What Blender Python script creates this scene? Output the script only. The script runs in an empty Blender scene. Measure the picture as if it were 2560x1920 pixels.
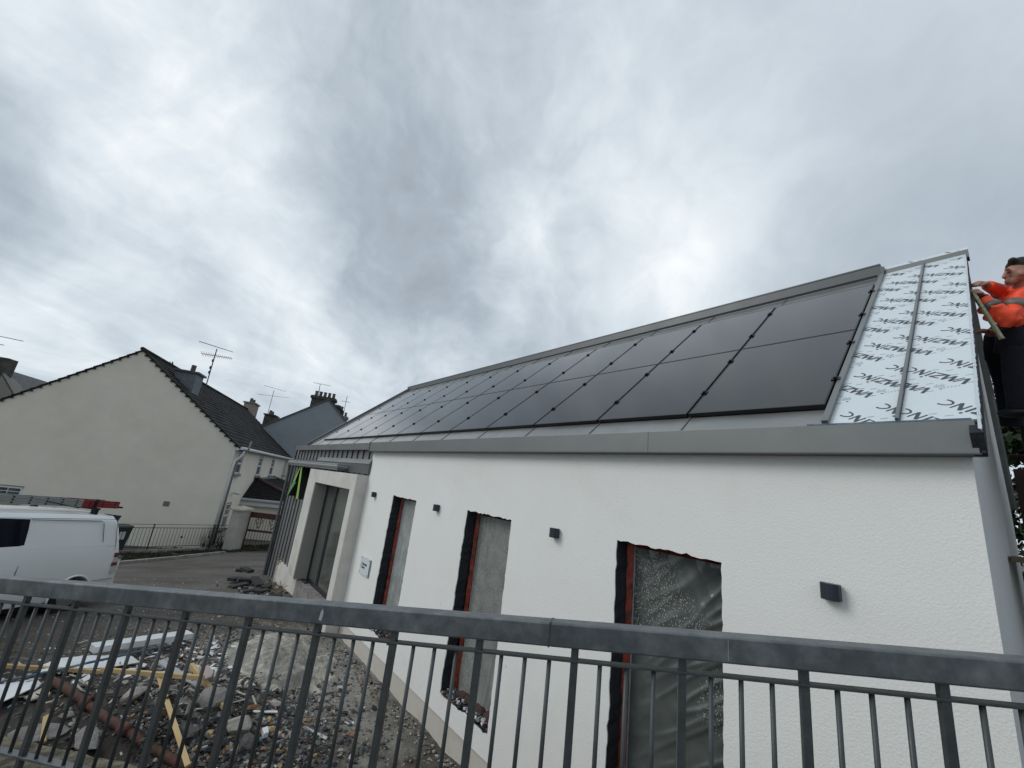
import bpy, bmesh, math, random
import numpy as np
from mathutils import Vector, Matrix, noise
random.seed(7); rng = random.Random(11)
C = bpy.context.scene.collection
PI = math.pi
# ------------------------------------------------------------------ camera frame (rows: world X, Y, Z in camera right/up/forward)
RW = np.array([[0.63702457, 0.1217832, -0.76116263],
               [0.76170448, -0.25104928, 0.5973111],
               [0.11834687, 0.96028283, 0.25268737]])
FPX = 1034.9
def ray(px, py):
    v = np.array([px-1280., -(py-960.), FPX]); v /= np.linalg.norm(v)
    return RW.dot(v)
def onplane(px, py, P, n):
    r = ray(px, py); return r*(np.dot(n, P)/np.dot(n, r))
def onZ(px, py, z): return onplane(px, py, np.array([0, 0, z]), np.array([0, 0, 1.]))
def onY(px, py, y): return onplane(px, py, np.array([0, y, 0]), np.array([0, 1., 0]))
def depth(px, py, Z):
    v = np.array([(px-1280.)/FPX, -(py-960.)/FPX, 1.])*Z
    return RW.dot(v)
G = -3.36
def hz(x, y):
    return G - 0.075*min(max(-12.0-x, 0), 13.5)

# ------------------------------------------------------------------ materials
MAT = {}
def nt(name):
    m = bpy.data.materials.new(name); m.use_nodes = True
    return m, m.node_tree, m.node_tree.nodes, m.node_tree.links, m.node_tree.nodes['Principled BSDF']
def mat(name, col, rough=.6, metal=0., spec=.5, var=.12, vscale=3., bump=0., bscale=40., col2=None, v2scale=None, detail=6, stretch=(1,1,1), lo=.4, hi=.6, alpha=1., coat=0., rvar=0.):
    """procedural: base colour with fine value variation, optional second colour in patches, noise bump"""
    m, t, N, L, b = nt(name)
    tc = N.new('ShaderNodeTexCoord'); mp = N.new('ShaderNodeMapping'); mp.inputs['Scale'].default_value = stretch
    L.new(tc.outputs['Object'], mp.inputs['Vector'])
    n1 = N.new('ShaderNodeTexNoise'); n1.inputs['Scale'].default_value = vscale; n1.inputs['Detail'].default_value = detail
    n1.inputs['Roughness'].default_value = .6
    L.new(mp.outputs[0], n1.inputs['Vector'])
    mr = N.new('ShaderNodeMapRange'); mr.inputs[1].default_value = .25; mr.inputs[2].default_value = .75
    mr.inputs[3].default_value = 1-var; mr.inputs[4].default_value = 1+var
    L.new(n1.outputs['Fac'], mr.inputs[0])
    base = N.new('ShaderNodeRGB'); base.outputs[0].default_value = (*col, 1)
    src = base.outputs[0]
    if col2 is not None:
        n2 = N.new('ShaderNodeTexNoise'); n2.inputs['Scale'].default_value = v2scale or vscale*.4; n2.inputs['Detail'].default_value = 8
        n2.inputs['Roughness'].default_value = .65
        L.new(mp.outputs[0], n2.inputs['Vector'])
        r2 = N.new('ShaderNodeMapRange'); r2.inputs[1].default_value = lo; r2.inputs[2].default_value = hi
        L.new(n2.outputs['Fac'], r2.inputs[0])
        mx = N.new('ShaderNodeMix'); mx.data_type = 'RGBA'
        L.new(r2.outputs[0], mx.inputs[0]); L.new(src, mx.inputs[6]); mx.inputs[7].default_value = (*col2, 1)
        src = mx.outputs[2]
    vm = N.new('ShaderNodeVectorMath'); vm.operation = 'SCALE'
    L.new(src, vm.inputs[0]); L.new(mr.outputs[0], vm.inputs['Scale'])
    L.new(vm.outputs[0], b.inputs['Base Color'])
    b.inputs['Roughness'].default_value = rough; b.inputs['Metallic'].default_value = metal
    b.inputs['Specular IOR Level'].default_value = spec; b.inputs['Alpha'].default_value = alpha
    if coat: b.inputs['Coat Weight'].default_value = coat; b.inputs['Coat Roughness'].default_value = .10
    if rvar:
        r3 = N.new('ShaderNodeMapRange'); r3.inputs[3].default_value = rough-rvar; r3.inputs[4].default_value = rough+rvar
        r3.inputs[1].default_value = .3; r3.inputs[2].default_value = .7
        L.new(n1.outputs['Fac'], r3.inputs[0]); L.new(r3.outputs[0], b.inputs['Roughness'])
    if bump:
        nb = N.new('ShaderNodeTexNoise'); nb.inputs['Scale'].default_value = bscale; nb.inputs['Detail'].default_value = 5
        L.new(mp.outputs[0], nb.inputs['Vector'])
        bp = N.new('ShaderNodeBump'); bp.inputs['Distance'].default_value = bump; bp.inputs['Strength'].default_value = 1
        L.new(nb.outputs['Fac'], bp.inputs['Height']); L.new(bp.outputs[0], b.inputs['Normal'])
    MAT[name] = m
    return m

mat('white_render', (.79, .79, .76), .85, var=.025, vscale=1.2, bump=.003, bscale=75, col2=(.72, .71, .67), v2scale=.9, lo=.55, hi=.85)
mat('shaded_render', (.62, .63, .63), .85, var=.05, vscale=1.0, bump=.003, bscale=60)  # copy of the white render with the gable's shade put into its colour
mat('beige_render', (.62, .60, .56), .85, var=.05, vscale=1.5, bump=.003, bscale=50, col2=(.48, .45, .39), v2scale=1.8, lo=.45, hi=.8)
mat('plinth_render', (.56, .53, .475), .85, var=.08, vscale=2.5, bump=.003, bscale=60, col2=(.42, .39, .34), v2scale=2.5, lo=.5, hi=.75)
mat('zinc', (.175, .182, .18), .42, metal=.55, var=.05, vscale=1.5, col2=(.20, .21, .205), v2scale=.7, stretch=(1, 1, 1), rvar=.05, bump=.0006, bscale=3)
mat('zinc_roof', (.26, .27, .265), .38, metal=.6, var=.06, vscale=3, col2=(.31, .32, .315), v2scale=1.3, rvar=.06, bump=.001, bscale=2.2)
mat('zinc_dark', (.125, .13, .135), .45, metal=.5, var=.05, vscale=2, rvar=.05, bump=.0008, bscale=4)
mat('zinc_mid', (.10, .107, .11), .45, metal=.5, var=.05, vscale=2, rvar=.05, bump=.0008, bscale=4)
mat('zinc_seam', (.03, .032, .035), .6, metal=.3)
mat('cladding', (.23, .235, .24), .4, metal=.5, var=.06, vscale=2, rvar=.06, bump=.001, bscale=5)
mat('pv_glass', (.007, .008, .011), .07, spec=.5, var=.1, vscale=1, coat=.06, bump=.0002, bscale=1.2)
mat('pv_frame', (.008, .009, .012), .4, metal=.3)
mat('black_paint', (.02, .022, .027), .45, var=.1)
mat('film', (.60, .66, .69), .35, spec=.5, var=.03, vscale=4, bump=.0015, bscale=9)
mat('ink', (.045, .055, .065), .5)
mat('ink_pale', (.40, .46, .50), .5)
mat('insulation_black', (.022, .025, .032), .85, var=.35, vscale=18, bump=.01, bscale=45)
mat('red_tape', (.33, .045, .02), .5, var=.35, vscale=14, bump=.004, bscale=20, col2=(.10, .03, .025), v2scale=9, lo=.5, hi=.62)
mat('window_frame', (.018, .021, .026), .35, var=.1)
mat('pale_trim', (.35, .36, .38), .5)
mat('lamp_grey', (.022, .03, .042), .45, var=.08, metal=.2)
mat('galv', (.115, .13, .138), .42, metal=.6, var=.22, vscale=11, col2=(.20, .215, .22), v2scale=7, lo=.44, hi=.70, rvar=.1, bump=.0012, bscale=25)
mat('galv_bar', (.070, .078, .079), .5, metal=.55, var=.2, vscale=14, rvar=.08, bump=.001, bscale=60)
mat('green_a', (.16, .42, .045), .45, var=.2, vscale=2, col2=(.33, .48, .06), v2scale=1.2)
mat('green_b', (.09, .30, .075), .45, var=.15, vscale=2)
mat('sign_black', (.004, .006, .006), .5)
mat('acrylic', (.70, .73, .77), .15, var=.02)
mat('steel', (.35, .36, .37), .35, metal=.8)
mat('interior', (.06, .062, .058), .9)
mat('cream_render', (.68, .64, .545), .92, var=.05, vscale=1.3, bump=.006, bscale=22, col2=(.61, .575, .485), v2scale=.45, lo=.35, hi=.7)
mat('roof_tile', (.012, .012, .013), .9, spec=.2, var=.3, vscale=2.2, bump=.004, bscale=14, col2=(.034, .033, .031), v2scale=1.5)
mat('porch_tile', (.014, .012, .013), .9, spec=.2, var=.3, vscale=3, bump=.004, bscale=14)
mat('ridge_tile', (.06, .03, .026), .7, var=.2)
mat('slate', (.055, .058, .062), .65, var=.35, vscale=9, bump=.01, bscale=12, col2=(.10, .10, .095), v2scale=4)
mat('upvc', (.55, .57, .58), .4, var=.03)
mat('gutter_grey', (.34, .36, .37), .4, var=.08, vscale=2)
mat('sill', (.20, .19, .17), .9, var=.15, vscale=8)
mat('house_glass', (.03, .04, .042), .08, spec=.6, var=.3, vscale=2, col2=(.10, .115, .11), v2scale=1.2)
mat('door_glass', (.085, .095, .085), .08, spec=.7, var=.25, vscale=.8)
mat('grey_gable', (.27, .30, .32), .9, var=.10, vscale=.5, bump=.004, bscale=9, col2=(.21, .235, .255), v2scale=.5, lo=.4, hi=.65)
mat('chimney_brick', (.075, .07, .06), .95, var=.5, vscale=5, bump=.04, bscale=9, col2=(.035, .035, .033), v2scale=2.5)
mat('chimney_render', (.27, .235, .21), .9, var=.2, vscale=3, bump=.01, bscale=12)
mat('lead', (.12, .135, .15), .6, metal=.2, var=.25, vscale=4, bump=.01, bscale=6)
mat('pot', (.09, .07, .06), .8, var=.2)
mat('aerial', (.045, .047, .05), .5, metal=.4)
mat('iron', (.012, .013, .014), .6, var=.1)
mat('gate_red', (.055, .010, .011), .5, var=.2, vscale=6)
mat('pillar', (.40, .38, .34), .92, var=.12, vscale=3, bump=.008, bscale=22, col2=(.28, .24, .19), v2scale=2.2, lo=.5, hi=.75)
mat('pillar_cap', (.42, .39, .31), .9, var=.12, vscale=5, bump=.01, bscale=18)
mat('bin_green', (.028, .047, .045), .5, var=.15)
mat('paper', (.55, .56, .55), .8)
mat('van_white', (.76, .79, .80), .28, var=.02, vscale=1, coat=.4)
mat('van_seam', (.10, .115, .13), .6)
mat('van_glass', (.004, .006, .012), .05, spec=.6, var=.05)
mat('black_rubber', (.006, .006, .007), .7)
mat('lamp_red', (.16, .008, .010), .2, coat=.5)
mat('lamp_clear', (.42, .42, .42), .2, coat=.5)
mat('ladder_alu', (.33, .36, .36), .4, metal=.5, var=.12, vscale=5)
mat('ladder_red', (.22, .02, .028), .5, var=.15, vscale=6)
mat('timber', (.52, .39, .19), .8, var=.18, vscale=6, stretch=(1, 1, 1), bump=.003, bscale=40, col2=(.40, .27, .12), v2scale=3)
mat('timber_wet', (.16, .12, .075), .85, var=.3, vscale=6, bump=.004, bscale=30)
mat('foam_board', (.66, .68, .69), .6, var=.06, vscale=4, bump=.003, bscale=20, col2=(.45, .45, .42), v2scale=3, lo=.55, hi=.8)
mat('foam_edge', (.42, .39, .33), .9, var=.1)
mat('blue_pipe', (.05, .115, .19), .45, var=.3, vscale=3, col2=(.28, .31, .34), v2scale=4, lo=.5, hi=.7)
mat('rust', (.085, .032, .022), .85, var=.4, vscale=9, bump=.01, bscale=28, col2=(.045, .02, .015), v2scale=4)
mat('concrete', (.25, .235, .225), .95, var=.3, vscale=5, bump=.02, bscale=16, col2=(.13, .12, .11), v2scale=3, lo=.45, hi=.65)
mat('wall_stone', (.19, .165, .115), .95, var=.5, vscale=9, bump=.05, bscale=16, col2=(.07, .06, .045), v2scale=6, lo=.45, hi=.6)
mat('pavement', (.13, .13, .125), .9, var=.2, vscale=3, bump=.004, bscale=40)
mat('dark_brick', (.028, .028, .029), .85, var=.3, vscale=8, bump=.006, bscale=30)
mat('twig', (.30, .24, .14), .9)
mat('hoarding', (.060, .026, .020), .8, var=.35, vscale=3, bump=.006, bscale=12, col2=(.03, .016, .013), v2scale=2)
mat('scaffold_steel', (.035, .022, .017), .7, metal=.3, var=.3, vscale=5)
mat('bark', (.03, .025, .02), .9, var=.3)
mat('leaf', (.022, .040, .014), .6, var=.5, vscale=1.3, spec=.4)
mat('leaf_brown', (.040, .034, .017), .8, var=.4, vscale=3)
mat('moss', (.030, .036, .012), .95, var=.6, vscale=3, bump=.02, bscale=20)
mat('skin', (.34, .17, .12), .55, var=.08, vscale=10)
mat('hair', (.018, .014, .013), .7, var=.3, vscale=30, bump=.004, bscale=120)
mat('hivis', (.92, .085, .030), .6, var=.1, vscale=9, bump=.012, bscale=11)
mat('reflective', (.13, .11, .10), .4, var=.15, vscale=9)
mat('navy_cloth', (.008, .009, .018), .85, var=.25, vscale=8, bump=.01, bscale=14)
mat('level_yellow', (.30, .30, .16), .5, var=.35, vscale=30, col2=(.15, .15, .11), v2scale=24, lo=.5, hi=.62)
mat('red_plastic', (.50, .03, .02), .4)
mat('blue_plastic', (.10, .20, .30), .5)
mat('jamb_grey', (.33, .315, .285), .7, var=.04)
mat('brown_foam', (.055, .032, .028), .9, var=.4, vscale=12, bump=.01, bscale=30)
mat('dust', (.125, .118, .104), .95, var=.15, vscale=5)
mat('vent', (.15, .14, .12), .9)

def flecks(name):
    t = MAT[name].node_tree; N = t.nodes; L = t.links; b = N['Principled BSDF']; src = b.inputs['Base Color'].links[0].from_socket
    tc = N.new('ShaderNodeTexCoord'); vo = N.new('ShaderNodeTexVoronoi'); vo.inputs['Scale'].default_value = 1.9
    nn = N.new('ShaderNodeTexNoise'); nn.inputs['Scale'].default_value = 9; L.new(tc.outputs['Object'], nn.inputs['Vector'])
    ad = N.new('ShaderNodeVectorMath'); ad.operation = 'MULTIPLY_ADD'; L.new(nn.outputs['Color'], ad.inputs[0]); ad.inputs[1].default_value = (.10, .10, .10); L.new(tc.outputs['Object'], ad.inputs[2])
    L.new(ad.outputs[0], vo.inputs['Vector'])
    mr = N.new('ShaderNodeMapRange'); mr.inputs[1].default_value = .045; mr.inputs[2].default_value = .015; mr.inputs[3].default_value = 0; mr.inputs[4].default_value = .45; L.new(vo.outputs['Distance'], mr.inputs[0])
    n2 = N.new('ShaderNodeTexNoise'); n2.inputs['Scale'].default_value = .55; n2.inputs['Detail'].default_value = 7; n2.inputs['Roughness'].default_value = .7; L.new(tc.outputs['Object'], n2.inputs['Vector'])
    m2 = N.new('ShaderNodeMapRange'); m2.inputs[1].default_value = .56; m2.inputs[2].default_value = .72; m2.inputs[3].default_value = 0; m2.inputs[4].default_value = .10; L.new(n2.outputs['Fac'], m2.inputs[0])
    mx = N.new('ShaderNodeMath'); mx.operation = 'MAXIMUM'; L.new(mr.outputs[0], mx.inputs[0]); L.new(m2.outputs[0], mx.inputs[1])
    mi = N.new('ShaderNodeMix'); mi.data_type = 'RGBA'; L.new(mx.outputs[0], mi.inputs[0]); L.new(src, mi.inputs[6]); mi.inputs[7].default_value = (.36, .33, .29, 1)
    L.new(mi.outputs[2], b.inputs['Base Color'])
flecks('white_render'); flecks('beige_render')
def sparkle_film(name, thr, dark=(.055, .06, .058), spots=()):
    """polythene sheet: dull grey with wrinkles and catch-lights of drops/blisters painted as pale specks in patches"""
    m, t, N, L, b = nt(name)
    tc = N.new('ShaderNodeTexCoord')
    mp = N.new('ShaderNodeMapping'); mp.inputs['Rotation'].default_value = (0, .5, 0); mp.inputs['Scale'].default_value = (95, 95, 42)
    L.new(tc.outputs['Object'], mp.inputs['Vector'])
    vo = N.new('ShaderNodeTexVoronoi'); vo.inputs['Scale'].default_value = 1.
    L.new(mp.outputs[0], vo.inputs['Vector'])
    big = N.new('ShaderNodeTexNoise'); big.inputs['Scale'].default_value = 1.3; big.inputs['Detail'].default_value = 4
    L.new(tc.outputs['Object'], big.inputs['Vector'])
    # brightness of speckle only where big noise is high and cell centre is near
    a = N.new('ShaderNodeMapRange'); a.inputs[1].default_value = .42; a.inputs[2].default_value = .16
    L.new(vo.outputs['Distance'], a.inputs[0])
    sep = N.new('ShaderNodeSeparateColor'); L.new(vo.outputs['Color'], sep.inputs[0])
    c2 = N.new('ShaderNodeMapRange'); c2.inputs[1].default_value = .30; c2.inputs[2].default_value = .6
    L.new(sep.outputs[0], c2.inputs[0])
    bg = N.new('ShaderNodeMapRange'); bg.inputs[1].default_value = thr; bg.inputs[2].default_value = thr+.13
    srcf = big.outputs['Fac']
    for (sx_, sz_, rad, amp) in spots:      # where the painted catch-lights of drops gather
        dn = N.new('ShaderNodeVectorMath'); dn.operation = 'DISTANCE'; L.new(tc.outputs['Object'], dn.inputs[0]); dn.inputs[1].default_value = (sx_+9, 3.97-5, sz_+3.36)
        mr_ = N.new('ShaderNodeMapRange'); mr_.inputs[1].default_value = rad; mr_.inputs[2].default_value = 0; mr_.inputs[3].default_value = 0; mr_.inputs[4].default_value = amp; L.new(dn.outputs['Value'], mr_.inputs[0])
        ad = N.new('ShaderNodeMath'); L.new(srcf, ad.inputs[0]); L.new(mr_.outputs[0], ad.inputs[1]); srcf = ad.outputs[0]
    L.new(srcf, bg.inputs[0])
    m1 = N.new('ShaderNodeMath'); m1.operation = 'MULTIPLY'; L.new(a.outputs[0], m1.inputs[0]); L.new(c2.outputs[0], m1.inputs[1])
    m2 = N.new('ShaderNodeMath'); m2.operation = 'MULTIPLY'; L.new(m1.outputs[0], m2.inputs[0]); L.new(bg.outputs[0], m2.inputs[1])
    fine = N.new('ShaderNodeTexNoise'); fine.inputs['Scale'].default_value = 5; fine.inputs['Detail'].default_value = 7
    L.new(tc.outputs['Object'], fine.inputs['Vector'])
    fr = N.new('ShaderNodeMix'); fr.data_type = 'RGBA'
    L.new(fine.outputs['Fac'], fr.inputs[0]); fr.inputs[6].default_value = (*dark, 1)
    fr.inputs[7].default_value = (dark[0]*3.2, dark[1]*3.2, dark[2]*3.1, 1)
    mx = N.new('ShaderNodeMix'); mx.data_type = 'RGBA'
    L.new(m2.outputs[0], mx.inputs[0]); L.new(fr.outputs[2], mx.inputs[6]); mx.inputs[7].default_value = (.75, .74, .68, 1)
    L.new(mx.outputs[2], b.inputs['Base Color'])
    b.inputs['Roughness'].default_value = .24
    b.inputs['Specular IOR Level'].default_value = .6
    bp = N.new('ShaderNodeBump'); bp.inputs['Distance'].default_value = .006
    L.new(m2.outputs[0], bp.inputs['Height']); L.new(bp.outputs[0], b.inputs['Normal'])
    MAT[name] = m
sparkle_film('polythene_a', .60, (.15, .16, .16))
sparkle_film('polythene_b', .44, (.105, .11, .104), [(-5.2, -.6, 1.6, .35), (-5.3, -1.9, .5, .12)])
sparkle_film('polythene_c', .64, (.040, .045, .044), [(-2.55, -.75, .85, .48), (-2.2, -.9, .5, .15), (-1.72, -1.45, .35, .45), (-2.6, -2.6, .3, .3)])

def ground_material():
    m, t, N, L, b = nt('site_ground')
    tc = N.new('ShaderNodeTexCoord')
    def noise_(s, d=8, r=.6, st=None):
        n = N.new('ShaderNodeTexNoise'); n.inputs['Scale'].default_value = s; n.inputs['Detail'].default_value = d; n.inputs['Roughness'].default_value = r
        if st:
            mp = N.new('ShaderNodeMapping'); mp.inputs['Scale'].default_value = st; mp.inputs['Rotation'].default_value = (0, 0, .6)
            L.new(tc.outputs['Object'], mp.inputs['Vector']); L.new(mp.outputs[0], n.inputs['Vector'])
        else: L.new(tc.outputs['Object'], n.inputs['Vector'])
        return n.outputs['Fac']
    def rng_(s, a, bb, c=0., d=1.):
        r = N.new('ShaderNodeMapRange'); r.inputs[1].default_value = a; r.inputs[2].default_value = bb; r.inputs[3].default_value = c; r.inputs[4].default_value = d
        L.new(s, r.inputs[0]); return r.outputs[0]
    def mix_(f, a, bcol):
        x = N.new('ShaderNodeMix'); x.data_type = 'RGBA'; L.new(f, x.inputs[0])
        if isinstance(a, tuple): x.inputs[6].default_value = (*a, 1)
        else: L.new(a, x.inputs[6])
        if isinstance(bcol, tuple): x.inputs[7].default_value = (*bcol, 1)
        else: L.new(bcol, x.inputs[7])
        return x.outputs[2]
    sx = N.new('ShaderNodeSeparateXYZ'); L.new(tc.outputs['Object'], sx.inputs[0])
    dirt = mix_(rng_(noise_(1.6), .35, .65), (.060, .050, .038), (.105, .090, .070))
    dirt = mix_(rng_(noise_(11, 6), .58, .68), dirt, (.23, .215, .185))
    tar = mix_(rng_(noise_(.8, 8, .6, (1, .35, 1)), .4, .62), (.052, .047, .040), (.108, .098, .082))
    tar = mix_(rng_(noise_(9, 5), .60, .72), tar, (.16, .148, .125))
    w = N.new('ShaderNodeMath'); w.operation = 'ADD'
    L.new(sx.outputs[0], w.inputs[0])
    wn = rng_(noise_(.5), 0, 1, -1.6, 1.6); L.new(wn, w.inputs[1])
    f = rng_(w.outputs[0], -11.0, -12.6)
    col = mix_(f, dirt, tar)
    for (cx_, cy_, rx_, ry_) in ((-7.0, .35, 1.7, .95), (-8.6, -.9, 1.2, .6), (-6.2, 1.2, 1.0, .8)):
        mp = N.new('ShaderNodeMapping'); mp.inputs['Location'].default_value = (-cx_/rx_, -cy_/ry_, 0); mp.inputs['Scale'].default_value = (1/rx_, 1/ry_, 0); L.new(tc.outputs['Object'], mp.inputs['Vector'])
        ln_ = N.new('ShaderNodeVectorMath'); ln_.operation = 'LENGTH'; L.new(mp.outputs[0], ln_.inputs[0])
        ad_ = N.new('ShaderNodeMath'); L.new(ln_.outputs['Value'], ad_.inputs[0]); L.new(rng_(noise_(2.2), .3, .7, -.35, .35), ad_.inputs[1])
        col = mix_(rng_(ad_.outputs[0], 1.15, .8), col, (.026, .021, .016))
    for (cx_, cy_, rx_, ry_) in ((-8.0, 3.0, 2.6, 1.0), (-9.3, 2.2, 1.3, 1.1)):
        mp = N.new('ShaderNodeMapping'); mp.inputs['Location'].default_value = (-cx_/rx_, -cy_/ry_, 0); mp.inputs['Scale'].default_value = (1/rx_, 1/ry_, 0); L.new(tc.outputs['Object'], mp.inputs['Vector'])
        ln_ = N.new('ShaderNodeVectorMath'); ln_.operation = 'LENGTH'; L.new(mp.outputs[0], ln_.inputs[0])
        ad_ = N.new('ShaderNodeMath'); L.new(ln_.outputs['Value'], ad_.inputs[0]); L.new(rng_(noise_(2.6), .3, .7, -.4, .4), ad_.inputs[1])
        col = mix_(rng_(ad_.outputs[0], 1.15, .6), col, (.23, .22, .195))
    fine = rng_(noise_(60, 3), .3, .7, .78, 1.22)
    vm = N.new('ShaderNodeVectorMath'); vm.operation = 'SCALE'; L.new(col, vm.inputs[0]); L.new(fine, vm.inputs['Scale'])
    L.new(vm.outputs[0], b.inputs['Base Color'])
    L.new(rng_(noise_(.7), .35, .65, .55, .95), b.inputs['Roughness'])
    bp = N.new('ShaderNodeBump'); bp.inputs['Distance'].default_value = .03
    L.new(noise_(14, 8, .7), bp.inputs['Height']); L.new(bp.outputs[0], b.inputs['Normal'])
    MAT['site_ground'] = m
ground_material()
def rubble_material(name, cols, island=True):
    m, t, N, L, b = nt(name)
    ge = N.new('ShaderNodeNewGeometry')
    cr = N.new('ShaderNodeValToRGB'); cr.color_ramp.interpolation = 'CONSTANT'
    els = cr.color_ramp.elements
    acc = 0; first = True
    for w, c in cols:
        if first: els[0].position = 0; els[0].color = (*c, 1); first = False
        elif len(els) == 2 and els[1].position == 1.0: els[1].position = acc; els[1].color = (*c, 1)
        else:
            e = els.new(acc); e.color = (*c, 1)
        acc += w
    L.new(ge.outputs['Random Per Island'], cr.inputs[0])
    tc = N.new('ShaderNodeTexCoord')
    n1 = N.new('ShaderNodeTexNoise'); n1.inputs['Scale'].default_value = 30; n1.inputs['Detail'].default_value = 6
    L.new(tc.outputs['Object'], n1.inputs['Vector'])
    mr = N.new('ShaderNodeMapRange'); mr.inputs[1].default_value = .25; mr.inputs[2].default_value = .75; mr.inputs[3].default_value = .6; mr.inputs[4].default_value = 1.4
    L.new(n1.outputs['Fac'], mr.inputs[0])
    vm = N.new('ShaderNodeVectorMath'); vm.operation = 'SCALE'; L.new(cr.outputs[0], vm.inputs[0]); L.new(mr.outputs[0], vm.inputs['Scale'])
    L.new(vm.outputs[0], b.inputs['Base Color']); b.inputs['Roughness'].default_value = .7
    bp = N.new('ShaderNodeBump'); bp.inputs['Distance'].default_value = .008
    L.new(n1.outputs['Fac'], bp.inputs['Height']); L.new(bp.outputs[0], b.inputs['Normal'])
    MAT[name] = m
rubble_material('slate_chips', [(.30, (.030, .033, .036)), (.22, (.055, .058, .060)), (.14, (.10, .098, .092)), (.10, (.17, .16, .145)), (.08, (.30, .285, .26)), (.05, (.26, .13, .06)), (.04, (.33, .24, .13)), (.04, (.5, .5, .48)), (.03, (.06, .035, .03))])
rubble_material('pale_rubble', [(.3, (.16, .15, .135)), (.25, (.26, .245, .22)), (.2, (.40, .385, .35)), (.15, (.09, .085, .08)), (.1, (.045, .045, .045))])
rubble_material('sill_debris', [(.45, (.03, .032, .038)), (.2, (.09, .085, .08)), (.25, (.62, .63, .64)), (.1, (.12, .05, .045))])

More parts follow.
